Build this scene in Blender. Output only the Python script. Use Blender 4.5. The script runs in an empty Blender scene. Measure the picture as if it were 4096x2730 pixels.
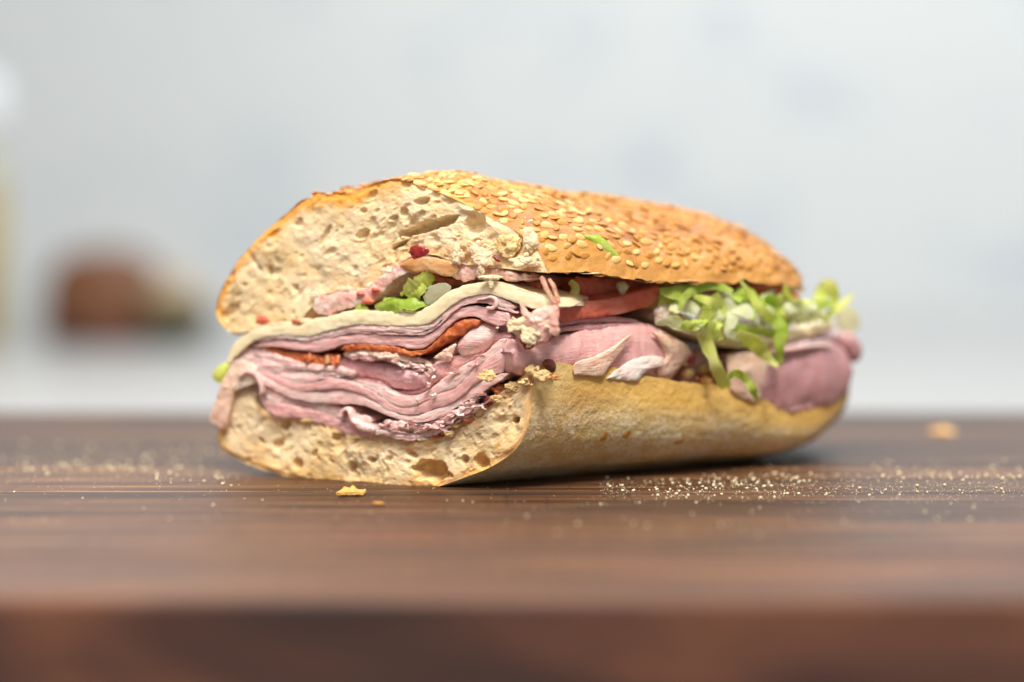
import bpy, math, random
import numpy as np
from mathutils import Vector

random.seed(7)
RNG = np.random.default_rng(11)
SC = bpy.context.scene
COL = SC.collection
PI = math.pi

# ------------------------------------------------------------------ camera
FPX = 6827.0                                   # 60 mm lens on a 36 mm sensor, in photo pixels
CAM = np.array([0.0, -0.40, 0.057])
PITCH = math.radians(3.06)
cam_d = bpy.data.cameras.new('camera')
cam = bpy.data.objects.new('camera', cam_d); COL.objects.link(cam)
cam.location = CAM
cam.rotation_euler = (PI / 2 - PITCH, 0, 0)
cam_d.lens = 60; cam_d.sensor_width = 36; cam_d.sensor_fit = 'HORIZONTAL'
cam_d.clip_start = 0.01; cam_d.clip_end = 50
cam_d.dof.use_dof = True
cam_d.dof.focus_distance = 0.403
cam_d.dof.aperture_fstop = 3.4
cam_d.dof.aperture_blades = 0
SC.camera = cam

# ------------------------------------------------------------------ world, lamps, exposure
world = bpy.data.worlds.new('World'); SC.world = world; world.use_nodes = True
bg = world.node_tree.nodes['Background']
bg.inputs['Color'].default_value = (0.96, 0.98, 1.0, 1)
bg.inputs['Strength'].default_value = 0.39

def area_lamp(name, loc, target, size, power, color):
    d = bpy.data.lights.new(name, 'AREA'); d.shape = 'RECTANGLE'
    d.size, d.size_y = size; d.energy = power; d.color = color
    o = bpy.data.objects.new(name, d); COL.objects.link(o)
    o.location = loc
    o.rotation_euler = (Vector(target) - Vector(loc)).to_track_quat('-Z', 'Y').to_euler()
    return o
area_lamp('key_light', (-0.10, -0.50, 0.85), (0, 0.03, 0.03), (0.60, 0.50), 12.0, (1.0, 0.95, 0.89))
area_lamp('spot_light', (0.13, -0.48, 0.85), (0, 0.03, 0.03), (0.12, 0.12), 8.0, (1.0, 0.94, 0.86))
area_lamp('back_light', (-0.45, 0.62, 0.80), (0, 0.05, 0.03), (0.6, 0.4), 7.0, (1.0, 0.97, 0.93))
area_lamp('wall_light', (0.9, 1.2, 2.2), (0.35, 2.2, 0.15), (1.8, 0.6), 54.0, (0.93, 0.97, 1.0))

vs = SC.view_settings
vs.view_transform = 'Standard'; vs.look = 'None'; vs.exposure = -0.12; vs.gamma = 1.0
vs.use_curve_mapping = False
SC.cycles.use_denoising = True
SC.cycles.max_bounces = 10
SC.cycles.transmission_bounces = 8
SC.cycles.sample_clamp_indirect = 6.0

# ------------------------------------------------------------------ noise helpers
def _hash(ix, iy, iz, k):
    h = (ix * 374761393 + iy * 668265263 + iz * 2147483647 + k * 1274126177) & 0xFFFFFFFF
    h = ((h ^ (h >> 13)) * 1274126177) & 0xFFFFFFFF
    h = ((h ^ (h >> 16)) * 2246822519) & 0xFFFFFFFF
    return ((h ^ (h >> 15)) & 0xFFFFFF) / float(0xFFFFFF)
def vnoise(p, k=0):
    """smooth value noise in -1..1 at points p (N,3)"""
    p = np.asarray(p, float)
    i = np.floor(p).astype(np.int64); f = p - i
    f = f * f * f * (f * (f * 6 - 15) + 10)
    r = 0
    for dx in (0, 1):
        wx = f[:, 0] if dx else 1 - f[:, 0]
        for dy in (0, 1):
            wy = f[:, 1] if dy else 1 - f[:, 1]
            for dz in (0, 1):
                wz = f[:, 2] if dz else 1 - f[:, 2]
                r = r + wx * wy * wz * _hash(i[:, 0] + dx, i[:, 1] + dy, i[:, 2] + dz, k)
    return r * 2 - 1
def fbm(p, octaves=4, k=0, gain=0.5):
    p = np.asarray(p, float); a = 1.0; r = 0; t = 0
    for o in range(octaves):
        r = r + a * vnoise(p * 2 ** o + 17.3 * o, k + o); t += a; a *= gain
    return r / t
def smooth(x, a, b):
    t = np.clip((x - a) / (b - a), 0, 1)
    return t * t * (3 - 2 * t)

# ------------------------------------------------------------------ sandwich frame: cut plane and side plane
A_CUT = math.radians(24.0); B_SIDE = math.radians(33.0)
U = np.array([-math.cos(A_CUT), math.sin(A_CUT), 0])       # along the cut face, away from the near corner
NF = np.array([-math.sin(A_CUT), -math.cos(A_CUT), 0])     # out of the cut face
V = np.array([math.cos(B_SIDE), math.sin(B_SIDE), 0])      # along the roll
NS = np.array([math.sin(B_SIDE), -math.cos(B_SIDE), 0])    # out of the near side
W = -NS
Z = np.array([0, 0, 1.0])
MM = 0.001
def ray(px, py):
    x = (px - 2048) / FPX; y = -(py - 1365) / FPX
    cp, sp = math.cos(PITCH), math.sin(PITCH)
    return np.array([x, cp + y * sp, -sp + y * cp])
def on_plane(px, py, n, off):
    """traced outline point -> point of the plane with normal n lying off mm in front of the corner"""
    d = ray(px, py)
    t = (off * MM - CAM @ n) / (d @ n)
    return CAM + d * t
def face(px, py, off=0.0): return on_plane(px, py, NF, off)
def side(px, py, off=0.0): return on_plane(px, py, NS, off)
def sz(px, py):
    p = face(px, py)
    return np.array([p @ U / MM, p[2] / MM])               # face coordinates in mm
def board_pt(px, py, z=0.0):
    d = ray(px, py); t = (z - CAM[2]) / d[2]
    return CAM + d * t
def resample(pts, n):
    pts = np.asarray(pts, float)
    # Catmull-Rom smoothing, then even arc length
    P = np.vstack([2 * pts[0] - pts[1], pts, 2 * pts[-1] - pts[-2]])
    out = []
    for i in range(1, len(P) - 2):
        for t in np.linspace(0, 1, 14, endpoint=False):
            a, b, c, d = P[i - 1], P[i], P[i + 1], P[i + 2]
            out.append(0.5 * (2 * b + (c - a) * t + (2 * a - 5 * b + 4 * c - d) * t * t + (3 * b - a - 3 * c + d) * t ** 3))
    out.append(P[-2]); out = np.array(out)
    L = np.concatenate([[0], np.cumsum(np.linalg.norm(np.diff(out, axis=0), axis=1))])
    s = np.linspace(0, L[-1], n)
    return np.stack([np.interp(s, L, out[:, k]) for k in range(out.shape[1])], 1)

# ------------------------------------------------------------------ mesh helpers
def link_mesh(name, verts, faces, mat, parent=None, attr=None, smooth_shade=True):
    me = bpy.data.meshes.new(name)
    me.from_pydata([tuple(v) for v in np.asarray(verts, float)], [], faces)
    if smooth_shade:
        me.polygons.foreach_set('use_smooth', [True] * len(me.polygons))
    for k, vals in (attr or {}).items():
        a = me.attributes.new(k, 'FLOAT', 'POINT'); a.data.foreach_set('value', np.asarray(vals, np.float32))
    me.update()
    if mat: me.materials.append(mat)
    o = bpy.data.objects.new(name, me); COL.objects.link(o)
    if parent: o.parent = parent
    return o
def grid_faces(n, m, wrap=False, flip=False, base=0):
    F = []
    mm = m if wrap else m - 1
    for i in range(n - 1):
        for j in range(mm):
            a = base + i * m + j; b = base + i * m + (j + 1) % m
            c = base + (i + 1) * m + (j + 1) % m; d = base + (i + 1) * m + j
            F.append((a, d, c, b) if flip else (a, b, c, d))
    return F
def tag(o, label=None, cat=None, group=None, kind=None):
    if label: o['label'] = label
    if cat: o['category'] = cat
    if group: o['group'] = group
    if kind: o['kind'] = kind
    return o
def vnormals(P, F):
    F4 = np.array([f if len(f) == 4 else (f[0], f[1], f[2], f[2]) for f in F])
    fn = np.cross(P[F4[:, 2]] - P[F4[:, 0]], P[F4[:, 3]] - P[F4[:, 1]])
    N = np.zeros_like(P)
    for k in range(4): np.add.at(N, F4[:, k], fn)
    return N / (np.linalg.norm(N, axis=1, keepdims=True) + 1e-12)

# ------------------------------------------------------------------ materials
class NT:
    def __init__(self, name):
        self.m = bpy.data.materials.new(name); self.m.use_nodes = True
        self.t = self.m.node_tree; self.n = self.t.nodes; self.l = self.t.links
        self.b = self.n['Principled BSDF']; self.out = self.n['Material Output']
        self.coord = None
    def co(self, kind='Object'):
        if self.coord is None: self.coord = self.n.new('ShaderNodeTexCoord')
        return self.coord.outputs[kind]
    def link(self, a, b): self.l.new(a, b)
    def mapping(self, scale=(1, 1, 1), rot=(0, 0, 0), src=None):
        m = self.n.new('ShaderNodeMapping'); m.inputs['Scale'].default_value = scale; m.inputs['Rotation'].default_value = rot
        self.link(src or self.co(), m.inputs['Vector']); return m.outputs['Vector']
    def noise(self, scale, detail=4, rough=0.55, vec=None, dist=0.0):
        n = self.n.new('ShaderNodeTexNoise'); n.inputs['Scale'].default_value = scale
        n.inputs['Detail'].default_value = detail; n.inputs['Roughness'].default_value = rough
        n.inputs['Distortion'].default_value = dist
        self.link(vec or self.co(), n.inputs['Vector']); return n.outputs['Fac']
    def voronoi(self, scale, feature='F1', vec=None, out='Distance', rnd=1.0):
        n = self.n.new('ShaderNodeTexVoronoi'); n.feature = feature; n.inputs['Scale'].default_value = scale
        n.inputs['Randomness'].default_value = rnd
        self.link(vec or self.co(), n.inputs['Vector']); return n.outputs[out]
    def ramp(self, fac, stops):
        r = self.n.new('ShaderNodeValToRGB'); e = r.color_ramp.elements
        while len(e) < len(stops): e.new(0.5)
        for el, (p, c) in zip(e, stops):
            el.position = p; el.color = (*c, 1) if len(c) == 3 else c
        self.link(fac, r.inputs['Fac']); return r.outputs['Color']
    def mix(self, fac, a, b, mode='MIX'):
        m = self.n.new('ShaderNodeMix'); m.data_type = 'RGBA'; m.blend_type = mode
        for s, v in ((m.inputs[0], fac), (m.inputs[6], a), (m.inputs[7], b)):
            if hasattr(v, 'node'): self.link(v, s)
            else: s.default_value = v if isinstance(v, (int, float)) else (*v, 1)
        return m.outputs[2]
    def math(self, op, a, b=None):
        m = self.n.new('ShaderNodeMath'); m.operation = op
        for s, v in ((m.inputs[0], a), (m.inputs[1], b)):
            if v is None: continue
            if hasattr(v, 'node'): self.link(v, s)
            else: s.default_value = v
        return m.outputs[0]
    def attr(self, name):
        a = self.n.new('ShaderNodeAttribute'); a.attribute_name = name; return a.outputs['Fac']
    def objrand(self):
        return self.n.new('ShaderNodeObjectInfo').outputs['Random']
    def bump(self, h, dist, strength=1.0):
        b = self.n.new('ShaderNodeBump'); b.inputs['Distance'].default_value = dist; b.inputs['Strength'].default_value = strength
        self.link(h, b.inputs['Height']); self.link(b.outputs['Normal'], self.b.inputs['Normal'])
    def set(self, **kw):
        for k, v in kw.items():
            s = self.b.inputs[k.replace('_', ' ')]
            if hasattr(v, 'node'): self.link(v, s)
            elif isinstance(v, tuple) and len(v) == 3 and s.type == 'RGBA': s.default_value = (*v, 1)
            else: s.default_value = v
        return self
    def sss(self, weight, radius, scale):
        self.b.inputs['Subsurface Weight'].default_value = weight
        self.b.inputs['Subsurface Radius'].default_value = radius
        self.b.inputs['Subsurface Scale'].default_value = scale

def mat_ham(name, base, dark, fat, gloss=0.38, fatpos=0.62):
    t = NT(name)
    r = t.objrand()
    cv = t.n.new('ShaderNodeCombineXYZ'); t.link(t.attr('along'), cv.inputs[0]); t.link(t.attr('across'), cv.inputs[1]); t.link(t.math('MULTIPLY', r, 50.0), cv.inputs[2])
    C = cv.outputs[0]
    n1 = t.noise(1.0, 4, 0.6, vec=t.mapping((0.16, 0.45, 1), src=C), dist=0.5)
    fib = t.noise(1.0, 4, 0.62, vec=t.mapping((0.28, 3.4, 1), src=C), dist=0.35)
    n2 = t.noise(1500, 3, 0.65)
    c = t.ramp(n1, [(0.30, dark), (0.47, base), (fatpos, base), (fatpos + 0.18, fat)])
    c = t.mix(t.math('MULTIPLY', t.ramp(fib, [(0.52, (0, 0, 0)), (0.68, (1, 1, 1))]), 0.60), c, fat)
    c = t.mix(t.math('MULTIPLY', t.ramp(fib, [(0.30, (1, 1, 1)), (0.44, (0, 0, 0))]), 0.55), c, dark)
    c = t.mix(t.math('MULTIPLY', t.attr('rim'), 0.22), c, fat)
    c = t.mix(t.math('MULTIPLY', r, 0.15), c, dark)
    t.set(Base_Color=c, Roughness=t.math('ADD', t.math('MULTIPLY', n2, 0.30), gloss - 0.22))
    t.set(**{'Specular_IOR_Level': 0.5})
    t.sss(0.45, (1.0, 0.38, 0.32), 0.0013)
    t.set(Coat_Weight=0.7, Coat_Roughness=0.10)
    t.bump(t.math('ADD', t.math('MULTIPLY', n2, 0.45), t.math('MULTIPLY', fib, 0.9)), 0.00045, 0.7)
    return t.m
M = {}
M['ham'] = mat_ham('ham_pink', (0.79, 0.435, 0.41), (0.69, 0.30, 0.29), (0.86, 0.67, 0.61))
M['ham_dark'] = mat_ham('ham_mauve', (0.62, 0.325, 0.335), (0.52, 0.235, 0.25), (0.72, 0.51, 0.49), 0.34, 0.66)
M['ham_pale'] = mat_ham('ham_pale', (0.85, 0.565, 0.52), (0.77, 0.42, 0.395), (0.90, 0.74, 0.67), 0.38, 0.50)
M['ham_fat'] = mat_ham('ham_fat', (0.85, 0.58, 0.43), (0.78, 0.47, 0.37), (0.88, 0.70, 0.55), 0.36, 0.5)

def mat_crumb():
    t = NT('bread_crumb')
    n1 = t.noise(110, 4, 0.6); n2 = t.noise(900, 4, 0.7); n3 = t.noise(38, 3, 0.5)
    c = t.ramp(n1, [(0.30, (0.73, 0.52, 0.26)), (0.48, (0.78, 0.61, 0.37)), (0.68, (0.82, 0.68, 0.48))])
    c = t.mix(t.math('MULTIPLY', t.ramp(n3, [(0.45, (0, 0, 0)), (0.7, (1, 1, 1))]), 0.35), c, (0.80, 0.56, 0.24))
    n4 = t.noise(420, 3, 0.65)
    c = t.mix(t.math('MULTIPLY', t.ramp(n4, [(0.30, (1, 1, 1)), (0.52, (0, 0, 0))]), 0.18), c, (0.70, 0.46, 0.18))
    c = t.mix(t.attr('toast'), c, (0.80, 0.36, 0.04))
    c = t.mix(t.attr('sauce'), c, (0.74, 0.38, 0.12))
    t.set(Base_Color=c, Roughness=0.75); t.set(**{'Specular_IOR_Level': 0.25})
    t.sss(0.6, (1.0, 0.55, 0.25), 0.0013)
    t.bump(n2, 0.0003, 0.5)
    return t.m
M['crumb'] = mat_crumb()

def mat_crust_top():
    t = NT('crust_golden')
    n1 = t.noise(75, 5, 0.62); n2 = t.noise(650, 4, 0.6); n3 = t.noise(1.0, 4, 0.6, vec=t.mapping((120, 260, 260), (0, 0, B_SIDE)))
    c = t.ramp(n1, [(0.28, (0.18, 0.048, 0.006)), (0.42, (0.34, 0.120, 0.013)), (0.56, (0.44, 0.180, 0.022)), (0.78, (0.54, 0.26, 0.045))])
    c = t.mix(t.math('MULTIPLY', t.ramp(n3, [(0.5, (0, 0, 0)), (0.75, (1, 1, 1))]), 0.30), c, (0.36, 0.115, 0.02))
    n5 = t.noise(34, 4, 0.6)
    c = t.mix(t.math('MULTIPLY', t.ramp(n5, [(0.46, (0, 0, 0)), (0.64, (1, 1, 1))]), 0.55), c, (0.26, 0.075, 0.010))
    c = t.mix(t.math('MULTIPLY', t.ramp(n5, [(0.32, (1, 1, 1)), (0.46, (0, 0, 0))]), 0.45), c, (0.64, 0.31, 0.06))
    c = t.mix(t.attr('pale'), c, (0.58, 0.29, 0.075))
    c = t.mix(t.attr('lip'), c, (0.78, 0.34, 0.04))
    t.set(Base_Color=c, Roughness=t.math('ADD', t.math('MULTIPLY', n2, 0.3), 0.28)); t.set(**{'Specular_IOR_Level': 0.42})
    t.sss(0.12, (1.0, 0.5, 0.2), 0.0006)
    t.bump(t.math('ADD', n2, t.math('MULTIPLY', n1, 1.5)), 0.00045, 0.8)
    return t.m
M['crust_top'] = mat_crust_top()

def mat_crust_bottom():
    t = NT('crust_floured')
    n1 = t.noise(60, 4, 0.6); n2 = t.noise(700, 4, 0.65)
    c = t.ramp(n1, [(0.28, (0.58, 0.27, 0.03)), (0.5, (0.72, 0.40, 0.06)), (0.72, (0.78, 0.49, 0.11))])
    c = t.mix(t.attr('pale'), c, (0.84, 0.65, 0.29))
    c = t.mix(t.math('MULTIPLY', t.attr('flour'), 0.55), c, (0.68, 0.58, 0.30))
    c = t.mix(t.attr('toast'), c, (0.52, 0.22, 0.04))
    blot = t.noise(130, 4, 0.65)
    thr = t.math('MULTIPLY', t.math('SUBTRACT', blot, 0.17), 1.3)
    s1 = t.math('LESS_THAN', t.voronoi(950), t.math('MULTIPLY', thr, 0.95))
    s2 = t.math('LESS_THAN', t.voronoi(2300), t.math('MULTIPLY', thr, 1.0))
    f = t.math('MULTIPLY', t.math('MAXIMUM', s1, s2), t.attr('flour'))
    c = t.mix(t.math('MULTIPLY', f, 0.9), c, (0.88, 0.85, 0.66))
    t.set(Base_Color=c, Roughness=0.62); t.set(**{'Specular_IOR_Level': 0.3})
    t.sss(0.2, (1.0, 0.6, 0.25), 0.0015)
    t.bump(t.math('ADD', t.math('MULTIPLY', f, 0.8), n2), 0.0005, 0.9)
    return t.m
M['crust_bottom'] = mat_crust_bottom()

def mat_simple(name, base, alt, scale, rough=0.4, sssw=0.0, sssr=(1, .5, .3), ssss=0.002, spec=0.5, bump=0.0, trans=0.0, rnd=0.0, rndcol=None):
    t = NT(name)
    n = t.noise(scale, 4, 0.6)
    c = t.ramp(n, [(0.32, base), (0.68, alt)])
    if rnd: c = t.mix(t.math('MULTIPLY', t.objrand(), rnd), c, rndcol)
    t.set(Base_Color=c, Roughness=rough); t.set(**{'Specular_IOR_Level': spec})
    if sssw: t.sss(sssw, sssr, ssss)
    if trans: t.set(Transmission_Weight=trans, IOR=1.36)
    if bump: t.bump(t.noise(scale * 4, 4, 0.6), bump, 0.8)
    return t.m
M['cheese'] = mat_simple('provolone', (0.85, 0.71, 0.44), (0.88, 0.77, 0.53), 130, 0.34, 0.45, (1, .75, .4), 0.0018, bump=0.00012)
M['salami'] = mat_simple('salami', (0.42, 0.07, 0.025), (0.66, 0.20, 0.05), 330, 0.28, 0.2, (1, .3, .1), 0.0015, bump=0.0005)
M['tomato'] = mat_simple('tomato_flesh', (0.62, 0.115, 0.07), (0.72, 0.25, 0.16), 120, 0.14, 0.5, (1, .35, .2), 0.003, bump=0.00012, trans=0.12)
M['tomato_pink'] = mat_simple('tomato_mayo', (0.74, 0.30, 0.24), (0.87, 0.70, 0.60), 330, 0.25, 0.45, (1, .5, .35), 0.003, bump=0.0004)
M['tomato_orange'] = mat_simple('tomato_jelly', (0.80, 0.32, 0.11), (0.84, 0.48, 0.25), 140, 0.12, 0.6, (1, .5, .2), 0.004, trans=0.2)
M['pepper_red'] = mat_simple('red_pepper', (0.20, 0.008, 0.010), (0.36, 0.035, 0.025), 300, 0.2, 0.25, (1, .2, .1), 0.0015)
M['relish'] = mat_simple('relish', (0.50, 0.15, 0.035), (0.58, 0.36, 0.11), 260, 0.3, 0.25, (1, .4, .15), 0.0012, bump=0.0004, rnd=0.7, rndcol=(0.40, 0.035, 0.02))
M['relish_olive'] = mat_simple('relish_olive', (0.24, 0.16, 0.05), (0.45, 0.30, 0.10), 300, 0.35, 0.2, (1, .6, .2), 0.001, bump=0.0004)
M['onion'] = mat_simple('onion', (0.82, 0.77, 0.48), (0.86, 0.82, 0.58), 60, 0.15, 0.4, (1, .9, .7), 0.002, trans=0.55)
M['strand'] = mat_simple('tomato_strand', (0.58, 0.22, 0.13), (0.68, 0.36, 0.24), 200, 0.2, 0.3, (1, .5, .3), 0.002, trans=0.4)
M['white_bread'] = mat_simple('loose_crumb', (0.78, 0.58, 0.33), (0.84, 0.70, 0.47), 300, 0.7, 0.3, (1, .7, .4), 0.0015, bump=0.0004)
M['tan_bread'] = mat_simple('toasted_crumb', (0.70, 0.42, 0.14), (0.82, 0.62, 0.32), 260, 0.55, 0.3, (1, .6, .3), 0.0012, bump=0.0004)
M['seed'] = mat_simple('sesame', (0.56, 0.28, 0.055), (0.64, 0.37, 0.10), 420, 0.46, 0.3, (1, .6, .3), 0.001, spec=0.3, rnd=0.7, rndcol=(0.78, 0.57, 0.26))
M['seed_toasted'] = mat_simple('sesame_toasted', (0.42, 0.17, 0.025), (0.55, 0.28, 0.06), 420, 0.46, 0.2, (1, .6, .3), 0.001, spec=0.3)
M['flake'] = mat_simple('crust_flake', (0.72, 0.33, 0.055), (0.84, 0.53, 0.17), 500, 0.4, 0.25, (1, .5, .2), 0.001)
M['spread'] = mat_simple('mayonnaise', (0.84, 0.60, 0.40), (0.86, 0.70, 0.50), 220, 0.3, 0.4, (1, .7, .5), 0.002, bump=0.0003)
M['pink_bread'] = mat_simple('sauced_crumb', (0.80, 0.54, 0.33), (0.86, 0.67, 0.45), 260, 0.6, 0.4, (1, .6, .4), 0.002, bump=0.0004)
M['fat_white'] = mat_simple('ham_fat_white', (0.78, 0.58, 0.50), (0.84, 0.75, 0.69), 160, 0.3, 0.4, (1, .8, .7), 0.002, bump=0.0003)
M['pepper_dark'] = mat_simple('dark_pepper', (0.10, 0.03, 0.02), (0.22, 0.06, 0.03), 300, 0.08, 0.2, (1, .4, .2), 0.001)
M['grain'] = mat_simple('cornmeal', (0.74, 0.60, 0.34), (0.86, 0.78, 0.58), 900, 0.55, 0.2, (1, .8, .4), 0.0006)

def mat_lettuce(name, c0, c1, rib):
    t = NT(name)
    n = t.noise(170, 3, 0.55); v = t.noise(1.0, 3, 0.6, vec=t.mapping((700, 700, 200)))
    c = t.ramp(n, [(0.35, c0), (0.62, c1)])
    c = t.mix(t.math('MULTIPLY', t.math('GREATER_THAN', v, 0.62), 0.35), c, rib)
    t.set(Base_Color=c, Roughness=0.30); t.set(**{'Specular_IOR_Level': 0.5})
    tr = t.n.new('ShaderNodeBsdfTranslucent'); t.link(c, tr.inputs['Color'])
    mx = t.n.new('ShaderNodeMixShader'); mx.inputs[0].default_value = 0.55
    t.link(t.b.outputs[0], mx.inputs[1]); t.link(tr.outputs[0], mx.inputs[2]); t.link(mx.outputs[0], t.out.inputs['Surface'])
    t.bump(v, 0.0003, 0.6)
    return t.m
M['let_green'] = mat_lettuce('lettuce_green', (0.54, 0.71, 0.09), (0.74, 0.84, 0.24), (0.84, 0.88, 0.50))
M['let_yellow'] = mat_lettuce('lettuce_yellow', (0.72, 0.80, 0.17), (0.85, 0.86, 0.36), (0.88, 0.88, 0.6))
M['let_pale'] = mat_lettuce('lettuce_pale', (0.82, 0.86, 0.50), (0.88, 0.89, 0.68), (0.9, 0.9, 0.78))

def mat_wood():
    t = NT('walnut')
    r = t.objrand()
    off = t.n.new('ShaderNodeCombineXYZ'); t.link(t.math('MULTIPLY', r, 9.0), off.inputs[0]); t.link(t.math('MULTIPLY', r, 3.0), off.inputs[1])
    add = t.n.new('ShaderNodeVectorMath'); add.operation = 'ADD'; t.link(t.co(), add.inputs[0]); t.link(off.outputs[0], add.inputs[1])
    P = add.outputs[0]
    big = t.noise(1.0, 4, 0.55, vec=t.mapping((2.6, 75, 40), (0, 0, 0.02), P), dist=1.0)
    fine = t.noise(1.0, 5, 0.65, vec=t.mapping((14, 420, 420), (0, 0, 0.012), P), dist=0.3)
    fig = t.noise(1.0, 3, 0.5, vec=t.mapping((6, 18, 24), (0.0, 0.6, 0.1), P), dist=0.8)
    c = t.ramp(big, [(0.30, (0.034, 0.015, 0.009)), (0.45, (0.075, 0.035, 0.019)), (0.57, (0.115, 0.056, 0.030)), (0.72, (0.185, 0.098, 0.052))])
    c = t.mix(t.math('MULTIPLY', t.ramp(fine, [(0.40, (1, 1, 1)), (0.56, (0, 0, 0))]), 0.50), c, (0.040, 0.019, 0.011))
    c = t.mix(t.math('MULTIPLY', t.ramp(fig, [(0.45, (0, 0, 0)), (0.70, (1, 1, 1))]), 0.35), c, (0.20, 0.085, 0.040))
    mid = t.noise(1.0, 3, 0.6, vec=t.mapping((9.0, 210, 120), (0, 0, 0.015), P), dist=0.9)
    c = t.mix(t.math('MULTIPLY', t.ramp(mid, [(0.36, (1, 1, 1)), (0.52, (0, 0, 0))]), 0.85), c, (0.022, 0.012, 0.009))
    c = t.mix(t.math('MULTIPLY', t.ramp(mid, [(0.58, (0, 0, 0)), (0.68, (1, 1, 1))]), 0.75), c, (0.27, 0.155, 0.078))
    c = t.mix(1.0, c, t.n.new('ShaderNodeObjectInfo').outputs['Color'], 'MULTIPLY')
    lines = t.noise(1.0, 3, 0.7, vec=t.mapping((13.0, 430, 300), (0, 0, 0.01), P), dist=0.6)
    c = t.mix(t.math('MULTIPLY', t.ramp(lines, [(0.34, (1, 1, 1)), (0.48, (0, 0, 0))]), 0.85), c, (0.018, 0.010, 0.007))
    # knife scratches
    for ang, s in ((1.15, 0.0), (0.72, 3.1), (-0.95, 6.2), (1.9, 8.7)):
        w = t.noise(1.0, 2, 0.5, vec=t.mapping((420, 6.5, 1), (0, 0, ang), P))
        line = t.math('LESS_THAN', t.math('ABSOLUTE', t.math('SUBTRACT', w, 0.5 + 0.012 * s)), 0.006)
        gate = t.math('GREATER_THAN', t.noise(26, 2, 0.5, vec=t.mapping((1, 1, 1), (0, 0, s), P)), 0.52)
        c = t.mix(t.math('MULTIPLY', t.math('MULTIPLY', line, gate), 0.75), c, (0.035, 0.017, 0.011))
    t.set(Base_Color=c, Roughness=t.math('ADD', t.math('MULTIPLY', fine, 0.24), 0.36)); t.set(**{'Specular_IOR_Level': 0.36})
    t.bump(fine, 0.00012, 0.6)
    return t.m
M['wood'] = mat_wood()
def mat_wood_side():
    t = NT('walnut_side')
    a = t.noise(1.0, 3, 0.5, vec=t.mapping((9, 1, 26), (0, 0.75, 0)), dist=1.0)
    b = t.noise(1.0, 4, 0.6, vec=t.mapping((22, 1, 120), (0, 0.6, 0)), dist=0.5)
    c = t.ramp(a, [(0.38, (0.022, 0.011, 0.010)), (0.50, (0.080, 0.030, 0.018)), (0.64, (0.155, 0.056, 0.026))])
    c = t.mix(t.math('MULTIPLY', t.ramp(b, [(0.40, (1, 1, 1)), (0.56, (0, 0, 0))]), 0.35), c, (0.030, 0.013, 0.010))
    t.set(Base_Color=c, Roughness=0.5); t.set(**{'Specular_IOR_Level': 0.3})
    return t.m
M['wood_side'] = mat_wood_side()

def mat_marble(name, base, vein, scale, amount, rough):
    t = NT(name)
    n = t.noise(scale, 4, 0.55, dist=0.9); n2 = t.noise(scale * 0.37, 3, 0.5, dist=0.4)
    f = t.math('MULTIPLY', t.ramp(n, [(0.50, (0, 0, 0)), (0.68, (1, 1, 1))]), t.ramp(n2, [(0.36, (0, 0, 0)), (0.56, (1, 1, 1))]))
    c = t.mix(t.math('MULTIPLY', f, amount), base, vein)
    t.set(Base_Color=c, Roughness=rough)
    return t.m
M['wall'] = mat_marble('wall_stone', (0.80, 0.82, 0.81), (0.56, 0.62, 0.70), 6.5, 0.75, 0.5)
M['counter'] = mat_marble('counter_stone', (0.45, 0.445, 0.435), (0.36, 0.37, 0.38), 5.0, 0.5, 0.35)

# ------------------------------------------------------------------ setting: wall, counter, cutting board
def box(name, lo, hi, mat, parent=None, bevel=0.0, seg=2):
    x0, y0, z0 = lo; x1, y1, z1 = hi
    v = [(x0, y0, z0), (x1, y0, z0), (x1, y1, z0), (x0, y1, z0), (x0, y0, z1), (x1, y0, z1), (x1, y1, z1), (x0, y1, z1)]
    f = [(3, 2, 1, 0), (4, 5, 6, 7), (0, 1, 5, 4), (1, 2, 6, 5), (2, 3, 7, 6), (3, 0, 4, 7)]
    o = link_mesh(name, v, f, mat, parent, smooth_shade=False)
    if bevel:
        b = o.modifiers.new('bevel', 'BEVEL'); b.width = bevel; b.segments = seg; b.limit_method = 'ANGLE'
    return o
COUNTER_Z = -0.045
tag(box('wall', (-2.4, 2.20, -0.6), (2.4, 2.26, 2.2), M['wall']), kind='structure')
tag(box('countertop', (-2.4, -0.30, COUNTER_Z - 0.04), (2.4, 2.20, COUNTER_Z), M['counter'], bevel=0.003), kind='structure')

board = bpy.data.objects.new('cutting_board', None); COL.objects.link(board); board.location = (0, 0, COUNTER_Z)
tag(board, 'thick dark walnut cutting board with scratched top under the sandwich', 'cutting board')
YB = [-0.122, -0.084, -0.036, -0.002, 0.047, 0.098, 0.150, 0.199]
for i in range(len(YB) - 1):
    o = box('stave', (-0.36, YB[i] + 0.00005, 0.0005), (0.36, YB[i + 1] - 0.00005, -COUNTER_Z), M['wood'], board,
            bevel=0.0020 if i == 0 else 0.0003, seg=4 if i == 0 else 1)
    if i == 0: o.data.materials.append(M['wood_side']); o.data.polygons[2].material_index = 1
    o.color = [(1.30, 1.10, 0.88, 1), (1.26, 1.10, 0.88, 1), (0.90, 0.80, 0.68, 1), (1.30, 1.16, 0.92, 1), (0.72, 0.66, 0.58, 1), (1.0, 0.92, 0.80, 1), (0.85, 0.78, 0.70, 1)][i]

# ------------------------------------------------------------------ sandwich
sw = bpy.data.objects.new('sandwich', None); COL.objects.link(sw)
tag(sw, 'cut sesame roll sandwich stacked with ham, cheese, tomato and shredded lettuce', 'sandwich')

def px_curve(pts): return np.array([sz(*p) for p in pts])

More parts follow.
